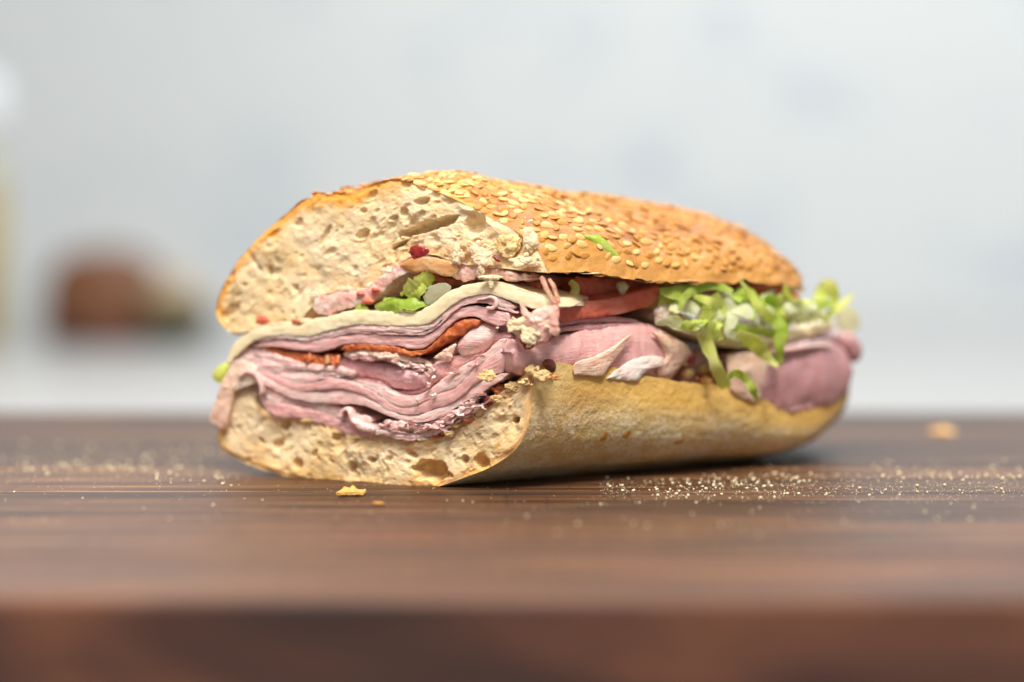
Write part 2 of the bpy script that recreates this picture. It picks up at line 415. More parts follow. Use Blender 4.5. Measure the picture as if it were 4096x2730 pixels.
# crust outlines on the cut plane, near rim first
TOP_CRUST = px_curve([(2192, 1092), (2168, 1040), (2135, 985), (2070, 930), (1985, 885), (1900, 838), (1800, 790), (1690, 748), (1590, 722),
                      (1516, 728), (1430, 768), (1350, 782), (1262, 788), (1204, 803), (1150, 850), (1057, 930), (964, 1030), (905, 1120), (872, 1195), (862, 1245)])
TOP_UNDER = px_curve([(2192, 1092), (2100, 1085), (2020, 1075), (1930, 1070), (1830, 1050), (1718, 1020), (1640, 1030), (1560, 1085), (1480, 1140), (1400, 1165),
                      (1300, 1180), (1240, 1240), (1190, 1300), (1080, 1310), (1000, 1325), (940, 1335), (897, 1312), (872, 1275), (862, 1245)])
BOT_CRUST = px_curve([(2135, 1462), (2134, 1540), (2126, 1640), (2104, 1727), (2058, 1803), (1965, 1868), (1860, 1910), (1760, 1945), (1681, 1970),
                      (1505, 1968), (1342, 1955), (1180, 1917), (1017, 1868), (930, 1826), (886, 1796), (868, 1745)])
BOT_UNDER = px_curve([(2135, 1462), (2080, 1515), (1991, 1580), (1900, 1640), (1840, 1680), (1786, 1711), (1700, 1745), (1600, 1748), (1505, 1738), (1396, 1730),
                      (1342, 1713), (1288, 1678), (1180, 1661), (1100, 1662), (1040, 1610), (1017, 1530), (980, 1490), (945, 1486), (922, 1560), (895, 1655), (868, 1745)])

def roll_point(s, z, t, Lend, zr, rise, taper0, qpow, zpow, zend, drop, tilt):
    """carry a cut-face point (s, z in mm) a fraction t along the roll"""
    q0 = 0.839 * s; a0 = -0.545 * s
    along = a0 + t * (Lend - a0)
    x = np.clip((t - taper0) / (1 - taper0), 0, 1)
    rho = np.maximum(1 - x ** qpow, 0.0) ** (1 / qpow)
    rho = 0.10 + 0.90 * rho
    zeta = zend + (1 - zend) * np.maximum(1 - x ** zpow, 0.0) ** (1 / zpow)
    qc = 33.0
    q = qc + (q0 - qc) * rho
    zeta = zeta * (1 - tilt * np.clip(t / 0.55, 0, 1))
    zz = zr + (z - zr) * zeta
    zz = zz + rise * smooth(t, 0, 0.16) * np.clip((z - zr) / 25.0, 0, 1) - drop * smooth(t, 0.0, 0.40)
    return (along * MM)[:, None] * V + (q * MM)[:, None] * W + (zz * MM)[:, None] * Z
TOP = dict(Lend=102.0, zr=46.0, rise=4.0, taper0=0.38, qpow=3.2, zpow=2.3, zend=0.05, drop=3.0, tilt=0.125)
BOT = dict(Lend=121.0, zr=0.0, rise=0.0, taper0=0.55, qpow=3.0, zpow=3.0, zend=1.0, drop=0.0, tilt=0.0)

def bottom_fix(P, t, z0):
    """rim height falls along the roll and the end curves up off the board"""
    f = 1 - 0.46 * smooth(t, 0.05, 0.80) + 0.05 * np.sin(t * 15) * smooth(t, 0.2, 0.5)
    P[:, 2] *= f
    P[:, 2] += 0.0075 * smooth(t, 0.70, 1.0) ** 1.4
    return P

def make_loft(prof, kw, nt, nj, fix=None):
    C = resample(prof, nj)
    T = np.concatenate([[0, 0.002, 0.006], np.linspace(0.014, 1, nt - 3)])
    T = np.where(T > 0.75, 0.75 + 0.25 * np.sin((T - 0.75) / 0.25 * PI / 2), T)
    t = np.repeat(T, nj); s = np.tile(C[:, 0], nt); z = np.tile(C[:, 1], nt)
    P = roll_point(s, z, t, **kw)
    if fix: P = fix(P, t, z)
    return P, t, s, z, nt, nj

def make_crust(name, prof, kw, mat, fix, amp, flour):
    P, t, s, z, n, m = make_loft(prof, kw, 190, 240, fix)
    F = grid_faces(n, m)
    N = vnormals(P, F)
    if (N[n // 2 * m + m // 2] @ Z > 0) != (name == 'top_bun'):
        F = grid_faces(n, m, flip=True); N = -N
    d = fbm(P * 55, 3, 3) * 0.8 + fbm(P * 210, 3, 9) * 0.55 + fbm(P * 700, 2, 21) * 0.2
    edge = smooth(t, 0.0, 0.022)
    if name == 'top_bun':
        jj = np.tile(np.arange(m), n) / (m - 1)
        d = (d + smooth(jj, 0.50, 0.65) * (fbm(P * 330, 3, 61) * 2.3 + 0.5)) * (0.06 + 0.94 * edge)
        ragg = fbm(np.stack([s * 0.35, z * 0.35, t * 0], 1), 3, 77)
        P = P + NF * ((0.35 * ragg - 0.3) * MM * (1 - edge))[:, None]
    else:
        d = d - fbm(P * 210, 3, 9) * 0.35
        d = d * np.where(P[:, 2] < 0.004, 0.25, 0.7) * (0.06 + 0.94 * edge)
    P = P + N * (d * MM)[:, None]
    j = np.tile(np.arange(m), n) / (m - 1)
    if name != 'top_bun':
        P[:, 2] = np.maximum(P[:, 2], 0.0003)
        P[:, 2] += (fbm(P * 260, 3, 33) * 0.8 * MM) * (1 - smooth(j, 0.0, 0.05)) * edge
    else:
        P[:, 2] += (fbm(P * 240, 3, 31) * 1.3 * MM) * (1 - smooth(j, 0.0, 0.05)) * edge
    att = {}
    if name == 'top_bun':
        att['lip'] = np.clip((1 - smooth(t, 0.004, 0.06)) * (0.75 + 0.6 * fbm(P * 160, 3, 44)), 0, 0.9) * smooth(j, 0.12, 0.3)
        att['pale'] = np.clip(0.85 * (1 - smooth(j, 0.02, 0.17)) + 0.3 * fbm(P * 90, 3, 5) * (1 - smooth(j, 0.05, 0.35)) + 0.35 * smooth(j, 0.80, 0.95), 0, 0.8)  # near rim bakes paler; far rim is painted lighter to offset its shade
    else:
        att['pale'] = np.clip((1 - smooth(t, 0.0, 0.12)) * 0.8 + 0.25 * fbm(P * 70, 3, 6) + 0.34, 0, 0.9) * (1 - smooth(j, 0.55, 0.75) * 0.6)
        att['flour'] = smooth(j, 0.05, 0.16) * (0.75 + 0.25 * fbm(P * 60, 2, 4))
        att['toast'] = np.clip(smooth(fbm(P * 48, 3, 15), 0.22, 0.55) * 0.45 + smooth(t, 0.80, 0.97) * 0.7, 0, 0.85) * (1 - smooth(z, 14, 26) * 0.4)
    o = link_mesh(name, P, F, mat, sw, att)
    return o, P, N, t, s, z, n, m, j

top, TP, TN, Tt, Ts, Tz, Tn, Tm, Tj = make_crust('top_bun', TOP_CRUST, TOP, M['crust_top'], None, 1.0, False)
bot, BP, BN, Bt, Bs, Bz, Bn, Bm, Bj = make_crust('bottom_bun', BOT_CRUST, BOT, M['crust_bottom'], bottom_fix, 1.0, True)
top['label'] = 'domed golden top half with sesame seeds'
bot['label'] = 'pale floured bottom half'

def make_crumb(parent, crust, under, kw, holes, npits, seed, fix, is_top):
    """cut face of the bun: a pitted height field over the cut plane, plus the underside running along the roll"""
    rng = np.random.default_rng(seed)
    cr = resample(crust, 500); un = resample(under, 500)
    s0 = max(cr[:, 0].min(), un[:, 0].min()) + 0.05; s1 = min(cr[:, 0].max(), un[:, 0].max()) - 0.05
    ns, nz = 330, (150 if is_top else 120)
    S = np.linspace(s0, s1, ns)
    def env(c, s, hi):
        o = []
        seg = c
        for v in s:
            k = np.where((seg[:-1, 0] - v) * (seg[1:, 0] - v) <= 0)[0]
            zz = [seg[i, 1] + (seg[i + 1, 1] - seg[i, 1]) * ((v - seg[i, 0]) / (seg[i + 1, 0] - seg[i, 0] + 1e-9)) for i in k]
            o.append((max(zz) if hi else min(zz)) if zz else np.nan)
        return np.array(o)
    if is_top: lo, hi = env(un, S, False), env(cr, S, True)
    else: lo, hi = env(cr, S, False), env(un, S, True)
    ok = ~(np.isnan(lo) | np.isnan(hi)); lo = np.interp(S, S[ok], lo[ok]); hi = np.interp(S, S[ok], hi[ok])
    hi = np.maximum(hi, lo + 0.2)
    g = np.linspace(0, 1, nz)
    s = np.repeat(S, nz); z = (lo[:, None] + (hi - lo)[:, None] * g[None]).ravel()
    dlo = z - np.repeat(lo, nz); dhi = np.repeat(hi, nz) - z
    dl = s - s0; dr = s1 - s
    h = np.zeros_like(s)
    # pores
    xs = rng.uniform(s0, s1, npits); gg = rng.uniform(0, 1, npits)
    zs = np.interp(xs, S, lo) + (np.interp(xs, S, hi) - np.interp(xs, S, lo)) * gg
    rr = np.exp(rng.normal(-0.45, 0.45, npits)); rr = np.clip(rr, 0.3, 1.9)
    lst = [(x, zz, r * rng.uniform(0.9, 1.9), r * rng.uniform(0.6, 0.95), (rng.normal(2.3, 0.5) if is_top else rng.normal(1.7, 0.5)), r * rng.uniform(0.35, 0.75)) for x, zz, r in zip(xs, zs, rr)]
    for (x0, y0, x1, y1, wpx, dep) in holes:
        a = sz(x0, y0); b = sz(x1, y1); c = (a + b) / 2; dv = b - a
        lst.append((c[0], c[1], max(np.linalg.norm(dv) / 2, 0.3), wpx / 17.0 / 2, math.atan2(dv[1], dv[0]), dep))
    wob = fbm(np.stack([s * 0.7, z * 0.7, s * 0], 1), 3, seed + 1) * 0.35
    for ih, (cx, cz, ra, rb, th, dep) in enumerate(lst):
        k = (np.abs(s - cx) < ra * 1.5 + rb) & (np.abs(z - cz) < ra * 1.5 + rb)
        if not k.any(): continue
        dx = s[k] - cx; dz = z[k] - cz
        e = np.hypot((dx * math.cos(th) + dz * math.sin(th)) / ra, (-dx * math.sin(th) + dz * math.cos(th)) / rb) + wob[k]
        pit = -dep * np.clip(1 - e ** 2, 0, 1) ** (0.85 if ih < npits else 0.5)
        h[k] = np.minimum(h[k], pit)
    q = np.stack([s, z, np.zeros_like(s)], 1)
    h += fbm(q * 0.12, 2, seed + 3) * 1.0 + fbm(q * 0.5, 3, seed + 5) * 0.34 + fbm(q * 2.4, 3, seed + 8, 0.65) * 0.15
    crust_d = dhi if is_top else dlo
    w = smooth(crust_d, 0, 1.6) * smooth(np.minimum(dl, dr), 0, 1.6)
    h = h * (0.4 + 0.6 * w) - 0.35 * (1 - w)
    P = (s * MM)[:, None] * U + (z * MM)[:, None] * Z + (h * MM)[:, None] * NF
    cd = np.minimum(crust_d, np.minimum(dl, dr) * 1.2)
    tn = fbm(q * 0.28, 3, 2)
    toast = np.clip((1 - smooth(cd + tn * 3.0, 0.4, 4.6)) * (0.95 if is_top else 0.4) + 0.7 * np.clip(tn, 0, 1) * (1 - smooth(cd, 2, 9)), 0, 0.9)
    if is_top: toast *= smooth(s, 18, 40)
    inner = dlo if is_top else dhi
    sauce = np.clip((1 - smooth(inner + fbm(q * 0.5, 3, 31) * 2.0, 0.8, 4.5)) * (0.35 if is_top else 0.62), 0, 0.7)
    if is_top: sauce *= smooth(60 - s, 0, 20)
    else: sauce *= 0.55 + 0.6 * smooth(38 - s, 0, 14) * (0.6 + 0.8 * fbm(q * 0.35, 3, 37))
    sauce = np.clip(sauce, 0, 0.8)
    F = grid_faces(ns, nz)
    Nv = vnormals(P, F)
    if Nv.mean(0) @ NF < 0: F = grid_faces(ns, nz, flip=True)
    # underside along the roll
    P2, t2, s2, z2, n2, m2 = make_loft(under, kw, 60, 110, fix)
    P2 = P2 + Z * (fbm(P2 * 160, 3, 8) * 1.0 * MM)[:, None] 
    F2 = grid_faces(n2, m2, base=len(P), flip=is_top)
    o = link_mesh('crumb', np.vstack([P, P2]), F + F2, M['crumb'], parent,
                  {'toast': np.concatenate([toast, np.zeros(len(P2))]), 'sauce': np.concatenate([sauce, np.full(len(P2), 0.35)])})
    return o
# larger pores traced from the photograph: x0, y0, x1, y1, width px, depth mm
TOP_HOLES = [(1600, 945, 1830, 868, 46, 5.0), (1560, 1000, 1640, 955, 20, 4.0), (1890, 845, 1900, 945, 95, 4.5), (1660, 812, 1720, 800, 34, 2.2),
             (1425, 950, 1475, 925, 44, 2.2), (1560, 880, 1590, 865, 26, 1.6), (1600, 860, 1640, 845, 40, 2.0), (1280, 985, 1320, 900, 22, 1.5),
             (1072, 1110, 1080, 1060, 26, 1.8), (1170, 1160, 1190, 1145, 34, 1.4), (975, 1150, 985, 1130, 26, 1.2), (1440, 850, 1470, 840, 24, 1.3),
             (1660, 745, 1700, 765, 22, 1.5), (1180, 905, 1190, 890, 30, 1.2), (1760, 760, 1800, 780, 24, 1.6), (1030, 1080, 1045, 1070, 30, 1.2)]
BOT_HOLES = [(1120, 1720, 1160, 1690, 40, 3.0), (1090, 1800, 1125, 1755, 46, 2.2), (1188, 1880, 1198, 1830, 50, 3.0), (1340, 1765, 1350, 1750, 34, 2.0),
             (1400, 1890, 1425, 1850, 36, 2.6), (1655, 1880, 1800, 1890, 95, 7.0), (1910, 1820, 1940, 1890, 60, 3.4), (2055, 1670, 2062, 1700, 36, 4.0),
             (1840, 1830, 1870, 1845, 40, 2.4), (1250, 1830, 1270, 1800, 26, 1.6), (1620, 1800, 1660, 1830, 40, 2.5), (1480, 1850, 1495, 1830, 30, 2.0),
             (1040, 1770, 1050, 1755, 34, 1.6), (1550, 1850, 1560, 1820, 24, 1.8), (1320, 1850, 1330, 1840, 24, 1.3), (950, 1720, 965, 1700, 30, 1.3)]
make_crumb(top, TOP_CRUST, TOP_UNDER, TOP, TOP_HOLES, 300, 5, None, True)
make_crumb(bot, BOT_CRUST, BOT_UNDER, BOT, BOT_HOLES, 250, 6, bottom_fix, False)

# ---- sesame seeds
def seed_mesh(name, mat, la, lb, lc):
    n, m = 9, 10
    V_ = []
    for i in range(n):
        a = -1 + 2 * i / (n - 1)
        r = math.sqrt(max(0, 1 - a * a)) * (1 - 0.28 * a)
        for j in range(m):
            th = 2 * PI * j / m
            zz = math.sin(th) * r
            V_.append((a * la, math.cos(th) * r * lb, (zz if zz < 0 else zz * 0.95 - 0.10 * (1 - a * a)) * lc))
    me_o = link_mesh(name, V_, grid_faces(n, m, wrap=True), mat)
    me = me_o.data; bpy.data.objects.remove(me_o)
    return me
seed_meshes = [seed_mesh('sesame_seed', M['seed'], 1.65e-3, 1.0e-3, 0.40e-3), seed_mesh('sesame_seed', M['seed_toasted'], 1.55e-3, 0.95e-3, 0.36e-3),
               seed_mesh('sesame_seed', M['seed'], 1.45e-3, 0.9e-3, 0.36e-3)]
from mathutils import Matrix
def frame_from(n, ang, tilt=0.0):
    n = Vector(n).normalized()
    t0 = Vector(V) - n * n.dot(Vector(V)); t0.normalize()
    b0 = n.cross(t0)
    x = t0 * math.cos(ang) + b0 * math.sin(ang)
    y = n.cross(x)
    R = Matrix((x, y, n)).transposed()
    return R @ Matrix.Rotation(tilt, 3, 'X')
cand = RNG.permutation(Tn * Tm)
placed = []; seeds = []
dens = fbm(TP * 75, 3, 51)
campos = CAM
for i in cand:
    if Tt[i] < 0.012 or Tt[i] > 0.97: continue
    jj = Tj[i]
    if jj < 0.03 or jj > 0.66: continue
    ddir = (campos - TP[i]); vis = TN[i] @ ddir / np.linalg.norm(ddir)
    if vis < -0.25: continue
    p_keep = 0.10 + 0.90 * float(smooth(np.array(jj + 0.09 * dens[i]), 0.12, 0.30))
    if dens[i] < -0.35 and jj < 0.35: p_keep *= 0.3
    crown = float(smooth(np.array(jj), 0.26, 0.38))
    if dens[i] < -0.12 and crown < 0.8: p_keep *= 0.35
    if RNG.random() > p_keep * 0.8: continue
    p = TP[i]
    if placed:
        dmin = np.min(np.linalg.norm(np.array(placed) - p, axis=1))
        if dmin < 0.0020 - 0.0009 * crown: continue
    placed.append(p); seeds.append((i, vis))
    if len(seeds) >= 2000: break
seeds.sort(key=lambda a: -float(a[1] > 0.02) * (1.0 / (np.linalg.norm(TP[a[0]] - CAM))))
stuffV, stuffF = [], []
for k, (i, vis) in enumerate(seeds):
    R = frame_from(TN[i], RNG.normal(0, 0.75), RNG.normal(0, 0.30))
    loc = Vector(TP[i] + TN[i] * 0.00008)
    me = seed_meshes[int(RNG.choice([0, 1, 2], p=[0.30, 0.45, 0.25]))]
    sc_ = RNG.uniform(0.82, 1.12)
    Mx = Matrix.Translation(loc) @ R.to_4x4() @ Matrix.Scale(sc_, 4)
    if k < 300:
        o = bpy.data.objects.new('sesame_seed', me); COL.objects.link(o); o.parent = top
        o.matrix_basis = Mx
    else:
        b = len(stuffV)
        stuffV += [tuple(Mx @ v.co) for v in me.vertices]
        stuffF += [tuple(b + q for q in p.vertices) for p in me.polygons]
if stuffV:
    o = link_mesh('sesame_seeds', stuffV, stuffF, M['seed_toasted'], top); tag(o, kind='stuff')

# two seeds pressed into the flank of the bottom bun
for px_, py_, an_ in ((2395, 1728, 1.2), (2485, 1712, 0.9), (2700, 1740, 0.4)):
    g_ = side(px_, py_, 0.0); i_ = int(np.argmin(np.linalg.norm(BP - g_, axis=1)))
    o = bpy.data.objects.new('sesame_seed', seed_meshes[1]); COL.objects.link(o); o.parent = bot
    o.matrix_basis = Matrix.Translation(Vector(BP[i_] + BN[i_] * -0.00015)) @ frame_from(BN[i_], an_).to_4x4()

# ---- generic sheet with a rounded cut edge, running back into the roll
def ribbon(name, upper, lower, mat, off=0.0, depth=70.0, n=110, bulge=0.5, amp=0.3, fib=0.0, wav=0.5, plane='face', seed=0, back=None, taper_ends=True, drift=0.0, offs=None, zwave=0.0):
    """upper and lower traced edges -> slice: rounded cut edge in front, both faces running back"""
    f = face if plane == 'face' else side
    nrm = NF if plane == 'face' else NS
    if back is None: back = -NF if plane == 'face' else W
    up = resample(upper, n); lo = resample(lower, n)
    if offs is not None: O = np.interp(np.linspace(0, 1, n), np.linspace(0, 1, len(offs)), offs)
    else: O = np.full(n, off)
    Up = np.array([f(p[0], p[1], o) for p, o in zip(up, O)]); Lo = np.array([f(p[0], p[1], o) for p, o in zip(lo, O)])
    mid = (Up + Lo) / 2; half = (Up - Lo) / 2
    nr, nb = 14, 12
    th = np.linspace(-PI / 2, PI / 2, nr)
    dep = np.linspace(1, 0, nb, endpoint=False) ** 1.6
    rows = []; kind = []
    hl = np.linalg.norm(half, axis=1)
    bl = np.minimum(hl, 6 * MM) * bulge
    for d in dep: rows.append(Lo - back * 0 + back * (d * depth * MM)); kind.append((-1, d))
    for a in th: rows.append(mid + half * np.sin(a) + nrm * (bl * np.cos(a))[:, None]); kind.append((math.sin(a), 0))
    for d in dep[::-1]: rows.append(Up + back * (d * depth * MM)); kind.append((1, d))
    P = np.array(rows)                        # rows x n x 3
    R = P.shape[0]
    g = np.linspace(0, 1, n)
    if taper_ends:                            # close the ends
        e = np.minimum(smooth(g, 0, 0.03), smooth(1 - g, 0, 0.03))
        e = np.sqrt(e)
        for r in range(R):
            back_part = P[r] - (mid + half * kind[r][0])
            P[r] = mid + half * kind[r][0] * e[:, None] + back_part
    Pf = P.reshape(-1, 3)
    K = np.repeat(np.array([k[1] for k in kind]), n)
    F = grid_faces(R, n)
    N = vnormals(Pf, F)
    if (N[(nb + nr // 2) * n + n // 2] @ nrm) < 0:
        F = grid_faces(R, n, flip=True); N = -N
    base = Pf
    sco = np.stack([base @ (U if plane == 'face' else V), base @ nrm, base[:, 2]], 1) / MM
    d = fbm(sco * 0.16 + seed * 7.7, 3, seed) * amp * 1.6 + fbm(sco * 0.9 + seed * 3.1, 3, seed + 3) * amp
    if fib:
        d = d + fbm(sco * np.array([0.12, 0.3, 1.25]) + seed, 3, seed + 9) * fib + fbm(sco * np.array([0.5, 0.5, 3.0]) + seed, 2, seed + 11) * fib * 0.5
    front = 1 - smooth(K, 0.0, 0.25)
    Pf = Pf + N * (d * MM * (0.35 + 0.65 * front))[:, None]
    if wav:      # the slices undulate as they run back
        wv = fbm(np.stack([sco[:, 0] * 0.05, K * 2.5, sco[:, 0] * 0 + seed * 1.7], 1), 2, seed + 17)
        Pf[:, 2] += wv * wav * MM * smooth(K, 0.02, 0.4) * 4
    if zwave:
        Pf[:, 2] += fbm(np.stack([sco[:, 0] * 0.45, sco[:, 0] * 0, sco[:, 0] * 0 + seed], 1), 3, seed + 23) * zwave * MM
    # caps
    caps = []
    c0 = len(Pf); Pf = np.vstack([Pf, Pf.reshape(R, n, 3)[:, 0].mean(0), Pf.reshape(R, n, 3)[:, -1].mean(0)])
    for r in range(R - 1):
        caps.append((r * n, (r + 1) * n, c0)); caps.append(((r + 1) * n + n - 1, r * n + n - 1, c0 + 1))
    Lm = np.concatenate([[0], np.cumsum(np.linalg.norm(np.diff(mid, axis=0), axis=1))]) / MM
    hm = hl / MM
    al = np.concatenate([np.tile(Lm, R), [0, Lm[-1]]])
    ac = np.concatenate([np.concatenate([hm * k[0] + np.sign(k[0]) * k[1] * depth for k in kind]), [0, 0]])
    rm = np.concatenate([np.repeat([max(0.0, (abs(k[0]) - 0.72) / 0.28) if k[1] == 0 else max(0.0, 1 - k[1] * depth / 2.0) for k in kind], n), [0, 0]])
    return link_mesh(name, Pf, F + caps, mat, sw, {'along': al, 'across': ac, 'rim': rm})

def chunk(name, p, size, mat, seed=0, rough=0.35, freq=1.6, parent=sw, sub=3, rot=None):
    """ragged lump: noise-displaced ball"""
    import bmesh
    bm = bmesh.new(); bmesh.ops.create_icosphere(bm, subdivisions=sub, radius=1.0)
    P = np.array([v.co[:] for v in bm.verts]); F = [tuple(v.index for v in f.verts) for f in bm.faces]; bm.free()
    d = fbm(P * freq + seed * 13.7, 4, seed, 0.6)
    P = P * (1 + rough * 1.6 * d)[:, None]
    P = P * np.asarray(size)[None]
    if rot is None: rot = (seed * 1.3 % 6.28, seed * 2.1 % 6.28, seed * 0.7 % 6.28)
    R = np.array(Matrix.Rotation(rot[2], 3, 'Z') @ Matrix.Rotation(rot[1], 3, 'Y') @ Matrix.Rotation(rot[0], 3, 'X'))
    P = P @ R.T * MM
    o = link_mesh(name, P, F, mat, parent)
    o.location = tuple(p)
    return o

def blade(name, pts, widths, mat, seed=0, twist=0.4, curl=0.5, crinkle=0.5, thick=0.22, parent=sw, n=34, m=9, wdir=None, ragged=0.25):
    """leaf shred or thin strip: pts are 3-D centre-line points, widths in mm"""
    C = resample(np.array(pts), n)
    Wd = np.interp(np.linspace(0, 1, n), np.linspace(0, 1, len(widths)), widths)
    T = np.gradient(C, axis=0); T /= np.linalg.norm(T, axis=1, keepdims=True) + 1e-9
    rng = np.random.default_rng(seed + 100)
    look = (CAM - C); look /= np.linalg.norm(look, axis=1, keepdims=True)
    B = np.cross(T, look); B /= np.linalg.norm(B, axis=1, keepdims=True) + 1e-9
    N0 = np.cross(B, T)
    ang = twist * np.sin(np.linspace(0, 2.5, n) + rng.uniform(0, 6)) + rng.uniform(-0.25, 0.25)
    Bt_ = B * np.cos(ang)[:, None] + N0 * np.sin(ang)[:, None]
    Nt = np.cross(Bt_, T)
    w = np.linspace(-1, 1, m)
    rag = 1 + ragged * fbm(np.stack([np.linspace(0, 9, n), np.zeros(n), np.full(n, seed * 3.3)], 1), 3, seed)
    P = C[:, None] + Bt_[:, None] * (w[None, :] * (Wd * rag)[:, None] / 2 * MM)[:, :, None] \
        - Nt[:, None] * ((w ** 2)[None, :] * (Wd * curl)[:, None] / 2 * MM)[:, :, None]
    P = P.reshape(-1, 3)
    Nn = np.repeat(Nt, m, 0)
    cr = fbm(P / MM * 0.35 + seed * 5.1, 3, seed + 2) * crinkle + fbm(P / MM * 1.1 + seed, 2, seed + 5) * crinkle * 0.35
    P = P + Nn * (cr * MM)[:, None]
    k = len(P)
    P2 = P - Nn * thick * MM
    F = grid_faces(n, m) + grid_faces(n, m, flip=True, base=k)
    edge = [i * m for i in range(n)], [i * m + m - 1 for i in range(n)]
    for i in range(n - 1):
        F.append((edge[0][i + 1], edge[0][i], edge[0][i] + k, edge[0][i + 1] + k))
        F.append((edge[1][i], edge[1][i + 1], edge[1][i + 1] + k, edge[1][i] + k))
    for j in range(m - 1):
        F.append((j, j + 1, j + 1 + k, j + k)); a = (n - 1) * m + j
        F.append((a + 1, a, a + k, a + 1 + k))
    return link_mesh(name, np.vstack([P, P2]), F, mat, parent)

def flap(name, e0, e1, mat, seed=0, thick=0.5, amp=0.4, n=36, m=20, belly=0.0, bdir=None):
    """thin sheet spanned between two 3-D edges, bellied and rippled"""
    a = resample(np.array(e0), n); b = resample(np.array(e1), n)
    g = np.linspace(0, 1, m)
    P = a[:, None] * (1 - g)[None, :, None] + b[:, None] * g[None, :, None]
    if bdir is None: bdir = NF
    P = P + (np.sin(g * PI) * belly * MM)[None, :, None] * bdir
    P = P.reshape(-1, 3); F = grid_faces(n, m); N = vnormals(P, F)
    if N.mean(0) @ (CAM - P.mean(0)) < 0: F = grid_faces(n, m, flip=True); N = -N
    P = P + N * (fbm(P / MM * 0.22 + seed * 9.1, 3, seed) * amp * MM)[:, None]
    k = len(P); P2 = P - N * thick * MM
    FF = F + [tuple(k + q for q in f[::-1]) for f in F]
    ring = [i * m for i in range(n)] + [(n - 1) * m + j for j in range(1, m)] + [i * m + m - 1 for i in range(n - 2, -1, -1)] + [j for j in range(m - 2, 0, -1)]
    for q in range(len(ring)):
        x, y = ring[q], ring[(q + 1) % len(ring)]
        FF.append((x, y, y + k, x + k))
    return link_mesh(name, np.vstack([P, P2]), FF, mat, sw)

# ---- more shaping tools for the fillings
import bmesh
def patch(name, outline, plane, off, thick, mat, seed=0, dome=1.0, amp=0.35, fray=0.25, lean=(0, 0), parent=sw, nr=16, no=110, power=0.42):
    """pad with a traced, frayed outline: domed front, flatter back, real thickness"""
    f, nrm, ax = (face, NF, U) if plane == 'face' else (side, NS, V)
    oc = resample(list(outline) + [outline[0]], no + 1)[:-1]
    P0 = np.array([f(x, y, off) for x, y in oc]); c = P0.mean(0)
    rel = P0 - c
    fr = fbm(rel / MM * 0.9 + seed * 3.3, 3, seed) * fray + fbm(rel / MM * 2.6 + seed, 2, seed + 4) * fray * 0.5
    rl = np.linalg.norm(rel, axis=1)
    P0 = P0 + rel / (rl[:, None] + 1e-9) * (fr * MM)[:, None]; rel = P0 - c
    rows = [c[None].repeat(no, 0) * 0 + c]
    rows = []
    R = np.sin(np.linspace(0.04, PI / 2, nr))
    for r in R: rows.append((r, c + rel * r, 1))
    for r in R[::-1][1:]: rows.append((r, c + rel * r, -0.6))
    P = np.vstack([p for _, p, _ in rows]); rr = np.repeat([r for r, _, _ in rows], no); sg = np.repeat([g for _, _, g in rows], no)
    hgt = thick * (1 - rr ** 2).clip(0) ** power * sg * np.where(sg > 0, dome, 1.0)
    q = P / MM
    n1 = fbm(q * 0.3 + seed * 5.7, 3, seed + 1) * amp * 1.4 + fbm(q * 1.2 + seed, 3, seed + 2) * amp * 0.6
    lx = (P - c) @ ax / MM; lz = (P - c)[:, 2] / MM
    P = P + nrm * ((hgt + n1 + lean[0] * lx + lean[1] * lz) * MM)[:, None]
    F = grid_faces(len(rows), no, wrap=True)
    k = len(P); P = np.vstack([P, P[:no].mean(0), P[-no:].mean(0)])
    for j in range(no):
        F.append(((j + 1) % no, j, k)); b = (len(rows) - 1) * no
        F.append((b + j, b + (j + 1) % no, k + 1))
    N = vnormals(P, F)
    if N[no * (nr // 2)] @ nrm < 0: F = [t[::-1] for t in F]
    return link_mesh(name, P, F, mat, parent, {'along': np.append(lx, [0, 0]), 'across': np.append(lz, [0, 0]), 'rim': np.append((rr - 0.8).clip(0) * 4, [0, 0])})

def stack(upper, lower, k, mats, off=1.0, depth=60, seed=0, amp=0.22, fib=0.35, jit=0.8, wander=0.30, n=150, bulge=0.16, ends=0.05, zwave=0.18, name='ham_slice'):
    """a pile of k thin slices between two traced edges"""
    up = resample(upper, n); lo = resample(lower, n)
    rng = np.random.default_rng(seed + 900)
    g = np.linspace(0, 1, n)
    cuts = [np.zeros(n)]
    base = np.cumsum(rng.uniform(0.4, 1.8, k)); base = base / base[-1]
    for i in range(k):
        wv = fbm(np.stack([g * 5, g * 0, g * 0 + seed * 2.7 + i * 9.1], 1), 3, seed + i) * wander / k * 2
        cuts.append(np.clip(base[i] + (wv if i < k - 1 else 0), 0, 1))
    for i in range(1, k + 1): cuts[i] = np.maximum(cuts[i], cuts[i - 1] + 0.25 / k)
    for i in range(k):
        a = up * (1 - cuts[i])[:, None] + lo * cuts[i][:, None]; b = up * (1 - cuts[i + 1])[:, None] + lo * cuts[i + 1][:, None]
        e0 = int(rng.uniform(0, ends) * n); e1 = n - int(rng.uniform(0, ends) * n)
        st = max(1, (e1 - e0) // 24)
        o = [off + rng.uniform(-jit, jit) for _ in range(7)]
        ribbon(name, a[e0:e1:st], b[e0:e1:st], M[mats[i % len(mats)]], offs=o, depth=depth, n=n, bulge=bulge, amp=amp, fib=fib, seed=seed * 10 + i, zwave=zwave)

